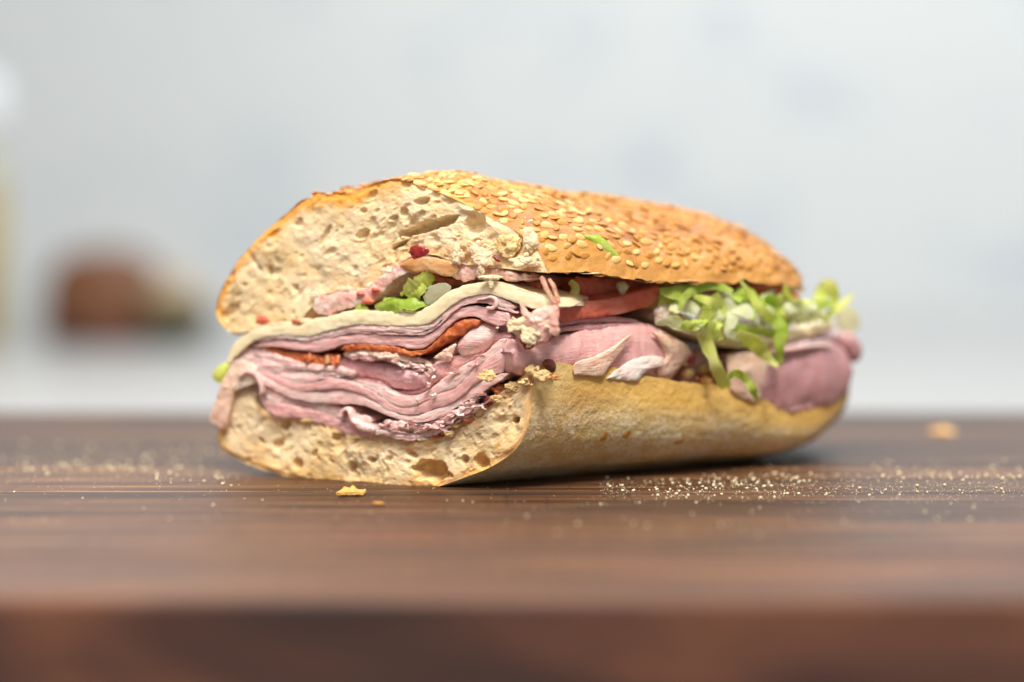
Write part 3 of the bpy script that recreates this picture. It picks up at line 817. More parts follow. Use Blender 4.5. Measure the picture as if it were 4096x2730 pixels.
def crumb_cluster(cx, cy, w, h, off, k, seed, pl=face, mat='white_bread', r=1.0, name='bread_crumb'):
    """torn bit of bread or sauce: a ragged, spongy lump with smaller bits around it"""
    rng = np.random.default_rng(seed)
    bm = bmesh.new(); bmesh.ops.create_icosphere(bm, subdivisions=5, radius=1.0)
    B0 = np.array([v.co[:] for v in bm.verts]); F0 = [tuple(v.index for v in f.verts) for f in bm.faces]; bm.free()
    bm = bmesh.new(); bmesh.ops.create_icosphere(bm, subdivisions=3, radius=1.0)
    B1 = np.array([v.co[:] for v in bm.verts]); F1 = [tuple(v.index for v in f.verts) for f in bm.faces]; bm.free()
    c0 = pl(cx, cy, off)
    PV, PF = [], []
    for i in range(1 + k // 3):
        B, F = (B0, F0) if i == 0 else (B1, F1)
        if i == 0: size = np.array([w / 30.0, 1.0 * r, h / 30.0]); p = c0
        else:
            size = np.array([1.0, 0.8, 0.8]) * r * rng.uniform(0.3, 0.75)
            p = pl(cx + rng.normal(0, 0.42) * w, cy + rng.normal(0, 0.42) * h, off + rng.uniform(-0.3, 0.3))
        q = B * size
        d = fbm(B * 1.3 + seed * 7.7 + i, 3, seed + i) * 0.75 + (0.5 - np.abs(fbm(q * 1.1 + seed + i * 3.1, 3, seed + 5, 0.6))) * 0.35 + fbm(q * 3.0 + seed, 3, seed + 9, 0.7) * 0.22 / max(0.6, size[0])
        q = q * (1 + d - 0.15)[:, None]
        b = len(PV); PV += [tuple(v) for v in q * MM + (p - c0)]; PF += [tuple(b + t for t in f) for f in F]
    o = link_mesh(name, PV, PF, M[mat], sw); o.location = tuple(c0)
    return o

CLOUDS = bpy.data.textures.new('ragged', 'CLOUDS'); CLOUDS.noise_scale = 0.0009; CLOUDS.noise_depth = 2
def fibres(name, path, k, mat, off, seed, length=(1.2, 3.0), pl=face):
    """torn meat fibres along a path, joined"""
    rng = np.random.default_rng(seed); C = resample(path, 200)
    PV, PF = [], []
    for i in range(k):
        a = C[int(rng.uniform(0, 199))]; L = rng.uniform(*length) * 16; th = rng.normal(0.2, 0.9) + (PI if rng.random() < 0.5 else 0)
        p0 = np.array(a) + rng.normal(0, 12, 2); p1 = p0 + L * np.array([math.cos(th), math.sin(th) * 0.7])
        pm = (p0 + p1) / 2 + rng.normal(0, 6, 2)
        o = blade('tmp', [pl(*p0, off), pl(*pm, off + 0.9), pl(*p1, off + 0.5)], [0.7, 0.55, 0.15], None, seed * 7 + i, thick=0.3, parent=None, n=8, m=4, crinkle=0.15)
        b = len(PV)
        PV += [tuple(v.co) for v in o.data.vertices]; PF += [tuple(b + q for q in f.vertices) for f in o.data.polygons]
        me = o.data; bpy.data.objects.remove(o); bpy.data.meshes.remove(me)
    return tag(link_mesh(name, PV, PF, mat, sw), kind='stuff')

# ---- fillings on the cut face, bottom to top
HAM = 'ham_slice'
# lowest slices, over the bottom bread
stack([(945, 1452), (1017, 1502), (1071, 1550), (1152, 1587), (1234, 1608), (1330, 1620), (1420, 1650), (1516, 1680)],
      [(960, 1492), (1020, 1560), (1060, 1640), (1120, 1672), (1200, 1676), (1290, 1696), (1400, 1742), (1516, 1752)], 2, ['ham_pale', 'ham'], off=0.5, seed=1, jit=0.7, fib=0.15)
# main shaved-ham pile that sweeps up to the corner
A_UP = [(914, 1436), (963, 1437), (1017, 1455), (1098, 1490), (1180, 1508), (1288, 1504), (1396, 1520), (1505, 1545), (1600, 1583), (1668, 1578), (1723, 1555), (1786, 1505), (1857, 1461), (1946, 1407), (2013, 1348), (2060, 1328)]
A_LO = [(905, 1462), (955, 1470), (1017, 1505), (1080, 1552), (1152, 1588), (1234, 1608), (1342, 1617), (1450, 1623), (1530, 1655), (1600, 1680), (1680, 1690), (1760, 1670), (1850, 1615), (1920, 1575), (2000, 1525), (2075, 1490)]
stack(A_UP, A_LO, 3, ['ham_pale', 'ham', 'ham_pale'], off=1.6, seed=2, jit=0.6, n=200, fib=0.13, ends=0.01, zwave=0.14, wander=0.9, amp=0.14)
# torn lower shreds under it
stack([(1480, 1650), (1560, 1680), (1640, 1690), (1723, 1685), (1800, 1650), (1870, 1608), (1960, 1560)],
      [(1490, 1742), (1580, 1755), (1650, 1762), (1740, 1742), (1810, 1705), (1880, 1660), (1985, 1590)], 4, ['ham', 'ham_pale', 'ham', 'ham_pale'], off=1.4, seed=3, jit=0.9, amp=0.3, fib=0.45, depth=45, wander=0.6, zwave=0.25, ends=0.2)
fibres('ham_fibres', [(1500, 1650), (1600, 1700), (1700, 1715), (1800, 1690), (1880, 1640), (1960, 1570)], 16, M['ham'], 2.2, 1)
fibres('ham_fibres', [(1640, 1600), (1723, 1560), (1790, 1510), (1860, 1468), (1940, 1420)], 9, M['ham'], 2.4, 2)
# curled scrap in the gap of the lower ham
ribbon(HAM, [(1352, 1668), (1362, 1640), (1385, 1626), (1405, 1640), (1418, 1672), (1450, 1692), (1500, 1705)], [(1368, 1672), (1374, 1655), (1386, 1645), (1394, 1655), (1404, 1690), (1440, 1720), (1500, 1735)], M['ham_pale'], off=2.2, amp=0.25, seed=4, bulge=0.6, depth=30, n=70)
# pale slices under the salami
stack([(925, 1420), (963, 1404), (1044, 1394), (1125, 1430), (1207, 1452), (1290, 1462), (1358, 1470), (1420, 1490)],
      [(914, 1436), (963, 1438), (1017, 1456), (1098, 1492), (1180, 1510), (1288, 1506), (1365, 1512), (1430, 1520)], 2, ['ham_pale', 'ham_pale'], off=1.0, seed=5, jit=0.4)
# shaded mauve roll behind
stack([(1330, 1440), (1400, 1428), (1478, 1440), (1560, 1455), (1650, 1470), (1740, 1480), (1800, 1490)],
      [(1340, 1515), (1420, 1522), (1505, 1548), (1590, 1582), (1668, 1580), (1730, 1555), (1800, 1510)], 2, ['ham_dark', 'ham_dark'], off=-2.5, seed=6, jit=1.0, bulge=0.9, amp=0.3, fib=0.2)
# rolled slice under the fold
ribbon(HAM, [(1690, 1500), (1740, 1455), (1800, 1430), (1870, 1408), (1930, 1380), (1975, 1335), (2040, 1335)],
       [(1700, 1555), (1760, 1520), (1810, 1492), (1870, 1462), (1930, 1418), (1985, 1370), (2050, 1355)], M['ham'], off=-1.4, amp=0.3, fib=0.12, seed=7, bulge=0.8)
patch(HAM, [(1830, 1392), (1850, 1352), (1885, 1312), (1925, 1288), (1962, 1292), (1992, 1318), (1988, 1352), (1950, 1395), (1900, 1420), (1850, 1425)], 'face', -1.8, 3.4, M['ham_pale'], seed=71, amp=0.25, fray=0.1)
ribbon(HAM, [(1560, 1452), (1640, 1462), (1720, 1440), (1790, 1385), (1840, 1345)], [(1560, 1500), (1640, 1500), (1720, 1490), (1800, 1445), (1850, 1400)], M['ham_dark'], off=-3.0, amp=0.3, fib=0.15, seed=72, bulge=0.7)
patch(HAM, [(1735, 1432), (1765, 1408), (1822, 1376), (1815, 1412), (1808, 1440), (1780, 1448)], 'face', 1.0, 0.7, M['ham_fat'], seed=5, amp=0.4, fray=0.3)
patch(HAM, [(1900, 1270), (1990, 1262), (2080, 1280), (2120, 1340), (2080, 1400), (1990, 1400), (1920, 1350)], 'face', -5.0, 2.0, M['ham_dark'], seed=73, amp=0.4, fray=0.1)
# frayed pale edge below the salami
stack([(1364, 1412), (1440, 1402), (1520, 1412), (1600, 1420), (1668, 1428), (1720, 1452), (1768, 1475)],
      [(1366, 1438), (1440, 1432), (1520, 1448), (1600, 1462), (1670, 1475), (1730, 1500), (1768, 1505)], 2, ['ham_fat', 'ham_pale'], off=0.2, seed=8, depth=30, amp=0.5, fib=0.4, zwave=0.5)
fibres('ham_fibres', [(1560, 1440), (1640, 1465), (1720, 1485), (1768, 1495)], 12, M['ham_pale'], 1.0, 3)
# salami
ribbon('salami_slice', [(1364, 1385), (1451, 1374), (1559, 1386), (1650, 1400), (1700, 1392), (1740, 1365), (1803, 1306), (1860, 1276), (1926, 1276)],
       [(1368, 1415), (1451, 1404), (1559, 1415), (1656, 1426), (1705, 1414), (1768, 1376), (1839, 1346), (1895, 1312), (1930, 1290)], M['salami'], off=0.9, amp=0.4, fib=0.2, seed=9, bulge=0.5, depth=45, zwave=0.2)
ribbon('salami_slice', [(952, 1392), (1028, 1370), (1100, 1392), (1170, 1405), (1240, 1415), (1300, 1420), (1350, 1420)],
       [(955, 1402), (1030, 1392), (1100, 1428), (1170, 1448), (1240, 1456), (1300, 1466), (1350, 1470)], M['salami'], off=-0.2, amp=0.6, fib=0.2, seed=10, bulge=0.6, depth=45)
for k, (x, y) in enumerate([(1230, 1440), (1302, 1452), (1345, 1450)]):
    blade('salami_shred', [face(x + 8, y - 30, 1.0), face(x + 6, y, 1.8), face(x - 6, y + 20, 1.2)], [0.9, 1.0, 0.4], M['tomato_orange'] if k % 2 else M['salami'], seed=40 + k)
# upper ham band
stack([(1010, 1384), (1060, 1362), (1125, 1362), (1234, 1372), (1342, 1346), (1424, 1334), (1559, 1340), (1640, 1346), (1700, 1340), (1768, 1295), (1812, 1250), (1870, 1225), (1930, 1226), (2000, 1245), (2085, 1266)],
      [(1010, 1396), (1060, 1386), (1125, 1390), (1261, 1411), (1320, 1398), (1396, 1375), (1505, 1380), (1600, 1386), (1670, 1396), (1714, 1378), (1768, 1336), (1812, 1292), (1879, 1266), (1955, 1292), (2049, 1320)],
      1, ['ham'], off=1.4, seed=11, jit=0.35, amp=0.16, fib=0.2, n=180, ends=0.01)
stack([(975, 1378), (1033, 1357), (1125, 1340), (1234, 1344), (1342, 1314), (1424, 1298), (1559, 1302), (1668, 1303), (1723, 1286), (1768, 1254), (1812, 1215), (1879, 1184), (1946, 1174), (2000, 1190), (2090, 1232)],
      [(975, 1386), (1033, 1372), (1125, 1361), (1234, 1371), (1342, 1345), (1424, 1333), (1559, 1339), (1668, 1344), (1723, 1330), (1768, 1293), (1812, 1249), (1879, 1216), (1946, 1212), (2000, 1238), (2090, 1262)],
      2, ['ham_pale', 'ham'], off=1.7, seed=12, jit=0.3, amp=0.14, fib=0.2, n=180, ends=0.01)
# little fold loop at its right end
ribbon(HAM, [(1905, 1196), (1945, 1188), (1965, 1182), (1988, 1196), (1990, 1222), (1970, 1240), (1945, 1238)], [(1905, 1204), (1945, 1199), (1962, 1195), (1975, 1203), (1976, 1216), (1965, 1226), (1945, 1226)], M['ham_pale'], off=2.4, amp=0.08, seed=61, bulge=0.5, depth=20, n=70)
# cheese
ribbon('cheese_slice', [(900, 1440), (935, 1379), (990, 1330), (1060, 1302), (1125, 1298), (1207, 1303), (1270, 1272), (1342, 1260), (1424, 1243), (1505, 1247), (1600, 1250), (1665, 1247), (1732, 1211), (1777, 1179), (1812, 1157), (1879, 1135), (1946, 1126), (2013, 1135), (2103, 1166), (2196, 1194), (2240, 1222)],
       [(905, 1475), (960, 1410), (1010, 1368), (1060, 1350), (1125, 1342), (1234, 1346), (1290, 1330), (1342, 1316), (1424, 1299), (1505, 1301), (1600, 1304), (1690, 1300), (1735, 1282), (1772, 1252), (1815, 1216), (1879, 1186), (1946, 1176), (1991, 1186), (2067, 1212), (2140, 1236), (2225, 1236)],
       M['cheese'], off=2.1, amp=0.18, fib=0.10, seed=13, bulge=0.12, n=190, depth=40, zwave=0.12)
# folded flap of ham hanging over the left end of the bread
patch(HAM, [(1030, 1470), (985, 1442), (945, 1442), (908, 1488), (872, 1580), (838, 1676), (860, 1702), (905, 1712), (922, 1650), (938, 1580), (965, 1525), (1000, 1512), (1032, 1530)], 'face', 1.8, 0.9, M['ham_fat'], seed=3, amp=0.5, fray=0.25)
ribbon(HAM, [(948, 1500), (985, 1478), (1018, 1488), (1042, 1525), (1050, 1575)], [(960, 1512), (985, 1496), (1010, 1506), (1030, 1535), (1038, 1580)], M['ham_pale'], off=3.0, amp=0.2, seed=62, bulge=0.5, depth=14, n=60)
patch('pickled_pepper', [(852, 1500), (872, 1470), (905, 1450), (928, 1462), (918, 1505), (888, 1532), (862, 1525)], 'face', -1.0, 2.0, M['let_yellow'], seed=14, amp=0.2, fray=0.15)

# tomato and sauce under the top bread
ribbon('tomato_slice', [(1246, 1200), (1300, 1178), (1370, 1170), (1425, 1160), (1480, 1140), (1540, 1095), (1600, 1045), (1680, 1022), (1760, 1040), (1830, 1052)],
       [(1256, 1266), (1320, 1256), (1400, 1238), (1460, 1218), (1520, 1178), (1570, 1130), (1620, 1098), (1690, 1085), (1760, 1100), (1830, 1110)], M['tomato_pink'], off=1.0, amp=0.35, fib=0.2, seed=15, bulge=0.2, n=120, zwave=0.7, depth=40)
patch('tomato_slice', [(1600, 1062), (1660, 1030), (1740, 1032), (1815, 1052), (1830, 1090), (1790, 1108), (1720, 1090), (1650, 1092)], 'face', 1.2, 0.7, M['tomato_orange'], seed=151, amp=0.3)
ribbon('tomato_slice', [(1790, 1050), (1850, 1045), (1930, 1060), (2020, 1085), (2110, 1100)], [(1810, 1105), (1860, 1122), (1920, 1112), (2020, 1118), (2110, 1120)], M['tomato_pink'], off=-0.8, amp=0.6, seed=16, bulge=0.3, n=60, depth=40)
ribbon('tomato_slice', [(1690, 1095), (1760, 1105), (1850, 1118), (1950, 1118), (2060, 1120), (2170, 1125)], [(1690, 1120), (1760, 1130), (1850, 1145), (1950, 1150), (2060, 1165), (2170, 1190)], M['tomato'], off=-9.0, amp=0.5, seed=17, bulge=0.5, n=60, depth=40)
patch('red_pepper_flake', [(1632, 1010), (1650, 985), (1690, 984), (1716, 1000), (1708, 1020), (1665, 1042), (1650, 1030)], 'face', 1.2, 0.6, M['pepper_red'], 4, amp=0.25, fray=0.2)
patch('red_pepper_flake', [(1972, 1018), (1985, 1025), (2002, 1048), (1992, 1048), (1978, 1038)], 'face', 1.8, 0.5, M['pepper_red'], 5, amp=0.1, fray=0.1)
for k, (x, y, a) in enumerate([(1470, 1205, 26), (1050, 1282, 30), (1185, 1288, 18), (1500, 1160, 16), (1440, 1175, 16)]):
    patch('tomato_bit', [(x - a, y + a * .5), (x - a * .6, y - a * .5), (x + a * .3, y - a * .6), (x + a, y), (x + a * .4, y + a * .5)], 'face', 1.6, 0.9, M['tomato'] if k != 2 else M['relish'], 20 + k, amp=0.25)
# soft spread on the bread above the cheese
for k, (x, y, w, h) in enumerate([(1215, 1285, 70, 22), (1270, 1182, 60, 26), (1380, 1158, 80, 24), (1440, 1190, 50, 40), (1545, 1085, 60, 24), (1490, 1150, 60, 30), (1120, 1296, 90, 14)]):
    patch('spread', [(x - w / 2, y), (x - w * .3, y - h / 2), (x + w * .2, y - h * .6), (x + w / 2, y - h * .1), (x + w * .25, y + h / 2), (x - w * .25, y + h * .45)], 'face', 0.7, 0.5, M['spread'], 330 + k, amp=0.3, fray=0.9)
# lettuce in the opening
blade('lettuce_shred', [face(1500, 1232, 1.5), face(1570, 1222, 2.5), face(1640, 1215, 2.5), (face(1715, 1218, 1.5))], [1.5, 3.0, 3.4, 1.5], M['let_green'], 1, crinkle=0.5, curl=0.15, ragged=0.7)
blade('lettuce_shred', [face(1530, 1200, 0.5), face(1590, 1212, 1.5), face(1680, 1232, 2.0)], [1.5, 2.4, 1.2], M['let_green'], 2, crinkle=0.5, curl=0.15, ragged=0.7)
blade('lettuce_shred', [face(1600, 1180, 1), face(1640, 1155, 2), face(1685, 1125, 2), face(1740, 1115, 0.5)], [1.0, 3.2, 4.0, 2.4], M['let_yellow'], 3, crinkle=0.5, curl=0.15, ragged=0.8)
blade('lettuce_shred', [face(1640, 1200, 1.5), face(1672, 1175, 2.5), face(1700, 1140, 2)], [1.6, 2.6, 1.4], M['let_yellow'], 4, crinkle=0.5, curl=0.15, ragged=0.8)
patch('onion_slice', [(1690, 1190), (1712, 1150), (1770, 1132), (1805, 1150), (1770, 1190), (1735, 1216), (1705, 1218)], 'face', 1.8, 0.25, M['onion'], seed=8, amp=0.12, fray=0.15)
blade('lettuce_shred', [face(1415, 1252, 1.2), face(1450, 1235, 2.0), face(1475, 1245, 1.6)], [1, 2.6, 1], M['let_green'], 5)
# loose bread crumbs stuck to the fillings
crumb_cluster(1962, 1112, 70, 20, 3.0, 12, 1, r=0.75)
crumb_cluster(1966, 1140, 18, 30, 3.0, 4, 2, r=0.45)
crumb_cluster(2075, 1302, 80, 60, 5.0, 26, 3, r=0.85)
crumb_cluster(2120, 1345, 66, 56, 4.8, 20, 4, r=0.8)
crumb_cluster(1948, 1505, 50, 40, 5.0, 12, 5, mat='tan_bread', r=0.7)
crumb_cluster(1935, 1030, 100, 70, 1.6, 26, 7, r=1.0, mat='pink_bread')
crumb_cluster(1925, 1075, 30, 50, 2.0, 8, 71, r=0.7, mat='pink_bread')
crumb_cluster(1830, 1020, 40, 70, 1.6, 10, 72, r=0.8, mat='pink_bread')
crumb_cluster(2095, 1048, 90, 40, 2.0, 18, 8, r=0.9)
crumb_cluster(2118, 950, 50, 90, 0.6, 14, 9, r=0.8)
crumb_cluster(2040, 985, 90, 70, 0.4, 16, 10, r=1.1, mat='tan_bread')

# ---- right of the corner: tomato flap, long tomato slice, folded ham
patch('tomato_slice', [(2082, 1212), (2098, 1240), (2125, 1250), (2170, 1232), (2230, 1225), (2236, 1290), (2238, 1330), (2222, 1348), (2205, 1330), (2195, 1362), (2150, 1378), (2110, 1395), (2085, 1370), (2075, 1330), (2098, 1290), (2085, 1250)], 'face', 3.4, 1.6, M['tomato_pink'], seed=21, amp=0.6, fray=0.4)
patch('tomato_bit', [(2075, 1355), (2110, 1345), (2138, 1375), (2125, 1398), (2095, 1392)], 'face', 3.4, 1.4, M['pepper_red'], 9, amp=0.2)
ribbon('tomato_slice', [(2150, 1238), (2250, 1215), (2400, 1202), (2530, 1178), (2642, 1146)],
       [(2160, 1300), (2240, 1288), (2320, 1274), (2450, 1262), (2560, 1238), (2648, 1196)], M['tomato'], plane='side', off=2.6, amp=0.25, fib=0.2, seed=22, bulge=0.12, depth=40, n=90, back=W * 0.97 + Z * 0.15, zwave=0.2)
ribbon('tomato_slice', [(2290, 1110), (2360, 1108), (2440, 1112), (2540, 1120), (2640, 1130)],
       [(2300, 1190), (2360, 1205), (2440, 1195), (2540, 1172), (2640, 1150)], M['tomato'], plane='side', off=-4.0, amp=0.6, seed=23, bulge=0.5, depth=40, n=60)
ribbon('tomato_slice', [(2960, 1125), (3030, 1120), (3100, 1132), (3160, 1158), (3205, 1195)],
       [(2975, 1178), (3040, 1184), (3100, 1190), (3150, 1206), (3195, 1220)], M['tomato'], plane='side', off=0.5, amp=0.25, seed=24, bulge=0.4, depth=30, n=60)
blade('tomato_strand', [face(2165, 1105, 1), face(2185, 1140, 2), face(2205, 1180, 3), face(2232, 1230, 3.5)], [1.0, 1.3, 1.1, 0.7], M['strand'], 71, thick=0.3)
blade('tomato_strand', [face(2200, 1110, 1), face(2222, 1150, 2), face(2236, 1215, 3)], [1.0, 1.2, 0.8], M['strand'], 72, thick=0.3)
blade('lettuce_shred', [side(2245, 1205, 0), side(2285, 1190, 1.5), side(2300, 1155, 1.5), side(2280, 1125, 0)], [1.6, 2.2, 2.2, 1.6], M['let_yellow'], 6, crinkle=0.5)
crumb_cluster(2275, 1205, 50, 18, 1.5, 8, 77, pl=side, mat='tan_bread', r=0.7)
crumb_cluster(2490, 1152, 44, 44, 1.4, 10, 78, pl=side, mat='let_pale', r=0.9)
# mauve slices under the tomato
for k in range(2):
    dy = k * 26
    ribbon(HAM, [(2180, 1292 + dy), (2300, 1274 + dy), (2420, 1266 + dy), (2510, 1270 + dy), (2560, 1286 + dy * .6)], [(2180, 1318 + dy), (2300, 1300 + dy), (2420, 1292 + dy), (2510, 1294 + dy), (2560, 1300 + dy * .6)], M['ham_dark'], plane='side', off=0.3 + 0.6 * k, amp=0.2, fib=0.15, seed=25 + 50 * k, bulge=0.7, depth=45, n=80)
# big folded ham tongue lying along the near side
ribbon(HAM, [(2030, 1345), (2090, 1372), (2140, 1382), (2214, 1352), (2300, 1326), (2415, 1312), (2510, 1294), (2570, 1292), (2644, 1318), (2713, 1358), (2762, 1392)],
       [(2030, 1480), (2090, 1505), (2150, 1515), (2230, 1518), (2330, 1520), (2420, 1525), (2500, 1532), (2570, 1540), (2644, 1535), (2700, 1498), (2752, 1436)], M['ham'],
       plane='side', offs=[2.0, 1.8, 1.4, 1.2, 1.0, 0.6, 0.0], amp=0.35, fib=0.14, seed=26, bulge=0.50, depth=35, n=160, zwave=0.15)
patch(HAM, [(2296, 1500), (2300, 1452), (2380, 1425), (2460, 1380), (2524, 1336), (2500, 1385), (2468, 1425), (2430, 1475), (2400, 1505)], 'side', 5.6, 0.6, M['ham_fat'], seed=31, amp=0.25, fray=0.1)
patch('fat_strip', [(2425, 1515), (2480, 1470), (2530, 1440), (2590, 1425), (2650, 1432), (2652, 1462), (2600, 1478), (2570, 1500), (2548, 1525), (2490, 1522)], 'side', 5.0, 0.6, M['fat_white'], seed=32, amp=0.3, fray=0.25)
patch(HAM, [(2600, 1325), (2660, 1335), (2715, 1362), (2762, 1394), (2752, 1438), (2705, 1482), (2650, 1508), (2625, 1480), (2655, 1440), (2650, 1400)], 'side', 3.6, 1.2, M['ham_fat'], seed=33, amp=0.35, fray=0.3, lean=(-0.12, 0))
# relish at the corner and in the gap
for k, (x, y, w, h, mt, r, n_) in enumerate([(2125, 1480, 50, 40, 'tan_bread', 1.0, 16), (2165, 1505, 70, 44, 'tan_bread', 1.0, 18), (2215, 1510, 50, 30, 'relish', 0.8, 10), (2096, 1530, 40, 34, 'tan_bread', 0.9, 12), (2010, 1498, 60, 36, 'relish_olive', 0.8, 12),
                                              (1990, 1560, 50, 46, 'relish', 0.7, 10), (1955, 1605, 40, 40, 'pepper_red', 0.6, 8), (1990, 1600, 60, 40, 'tan_bread', 0.8, 14), (1915, 1640, 60, 50, 'tan_bread', 0.8, 12), (1835, 1695, 50, 44, 'relish_olive', 0.8, 10), (1880, 1680, 60, 40, 'relish', 0.7, 10),
                                              (1750, 1738, 50, 32, 'pepper_red', 0.8, 8), (1630, 1750, 40, 20, 'relish', 0.6, 6), (1590, 1752, 60, 18, 'tan_bread', 0.6, 8), (2050, 1550, 60, 40, 'tan_bread', 0.8, 12), (1800, 1735, 50, 26, 'tan_bread', 0.7, 8), (1360, 1728, 60, 18, 'tan_bread', 0.6, 7), (1240, 1680, 90, 18, 'tan_bread', 0.6, 9), (1450, 1750, 90, 16, 'tan_bread', 0.6, 9), (1700, 1758, 60, 20, 'pink_bread', 0.6, 8)]):
    crumb_cluster(x, y, w * 0.8, h * 0.8, 0.1 if x < 2060 else 1.4, n_, 200 + k, mat=mt, r=r * 0.8, name='relish' if 'bread' not in mt else 'bread_crumb')
patch('red_pepper_flake', [(2168, 1455), (2185, 1438), (2210, 1440), (2222, 1465), (2212, 1492), (2190, 1482)], 'side', 6.0, 1.2, M['pepper_dark'], 91, amp=0.15, fray=0.1)
rl = np.random.default_rng(5)
for k in range(14):
    x = rl.uniform(2745, 2925); y = 1400 + (x - 2735) * 0.45 + rl.uniform(0, 85)
    mt = ['relish', 'pepper_red', 'tan_bread', 'relish', 'relish_olive', 'tomato'][k % 6]
    crumb_cluster(x, min(y, 1600), 44, 34, rl.uniform(-1.5, 1.0), 6, 300 + k, pl=side, mat=mt, r=rl.uniform(0.8, 1.3), name='relish')
ribbon(HAM, [(2700, 1420), (2760, 1400), (2830, 1400), (2900, 1430), (2950, 1450)], [(2700, 1560), (2760, 1580), (2830, 1600), (2900, 1620), (2950, 1630)], M['ham_dark'], plane='side', off=-5.0, amp=0.4, seed=49, bulge=0.5, depth=30, n=60)
# ham and cheese at the far end
ribbon(HAM, [(2895, 1420), (2960, 1408), (3040, 1398), (3100, 1388), (3200, 1372), (3290, 1358), (3372, 1400)],
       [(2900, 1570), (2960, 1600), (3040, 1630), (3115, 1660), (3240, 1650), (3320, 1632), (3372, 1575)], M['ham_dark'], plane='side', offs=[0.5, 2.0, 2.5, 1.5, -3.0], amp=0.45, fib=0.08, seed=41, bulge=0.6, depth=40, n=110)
patch(HAM, [(2908, 1425), (2960, 1412), (3030, 1405), (3078, 1415), (3068, 1490), (3050, 1560), (3030, 1605), (2970, 1595), (2925, 1560), (2912, 1490)], 'side', 5.2, 1.1, M['ham_fat'], seed=42, amp=0.3, fray=0.2)
ribbon(HAM, [(3290, 1350), (3340, 1332), (3400, 1334), (3436, 1380), (3434, 1425)], [(3300, 1390), (3345, 1400), (3375, 1420), (3392, 1440), (3420, 1452)], M['ham_dark'], plane='side', off=-4.0, amp=0.2, seed=43, bulge=0.9, depth=24, n=60)
ribbon('cheese_slice', [(2600, 1232), (2680, 1245), (2760, 1270), (2834, 1292), (2940, 1318), (3060, 1326), (3161, 1324), (3276, 1294), (3330, 1275)],
       [(2605, 1282), (2680, 1318), (2760, 1345), (2840, 1368), (2900, 1390), (2989, 1396), (3103, 1378), (3218, 1354), (3335, 1325)], M['cheese'], plane='side', offs=[-1.0, 1.0, 2.0, 1.0, -4.0], amp=0.2, seed=44, bulge=0.45, depth=45, n=110)
ribbon(HAM, [(3070, 1408), (3140, 1396), (3220, 1384), (3300, 1378), (3362, 1412)], [(3070, 1420), (3140, 1410), (3220, 1399), (3300, 1394), (3358, 1424)], M['ham_pale'], plane='side', offs=[7.0, 7.4, 6.6, 4.4, 0.0], amp=0.2, seed=141, bulge=0.5, depth=8, n=60)
ribbon(HAM, [(3090, 1600), (3160, 1600), (3230, 1585), (3300, 1560), (3350, 1520)], [(3095, 1640), (3165, 1645), (3240, 1635), (3310, 1610), (3356, 1560)], M['ham_dark'], plane='side', offs=[4.0, 4.4, 3.8, 1.8, -1.6], amp=0.4, seed=142, bulge=0.2, depth=10, n=60)
patch('onion_slice', [(2612, 1240), (2650, 1215), (2700, 1222), (2712, 1262), (2690, 1290), (2630, 1292)], 'side', 2.6, 1.4, M['fat_white'], seed=45, amp=0.4, fray=0.3)
patch('onion_slice', [(2765, 1290), (2790, 1258), (2830, 1258), (2842, 1300), (2825, 1340), (2785, 1345)], 'side', 3.4, 1.2, M['fat_white'], seed=46, amp=0.4, fray=0.2)
patch('onion_slice', [(3340, 1240), (3385, 1222), (3430, 1250), (3436, 1310), (3395, 1335), (3350, 1305)], 'side', -6.0, 0.7, M['onion'], seed=47, amp=0.4, fray=0.2)
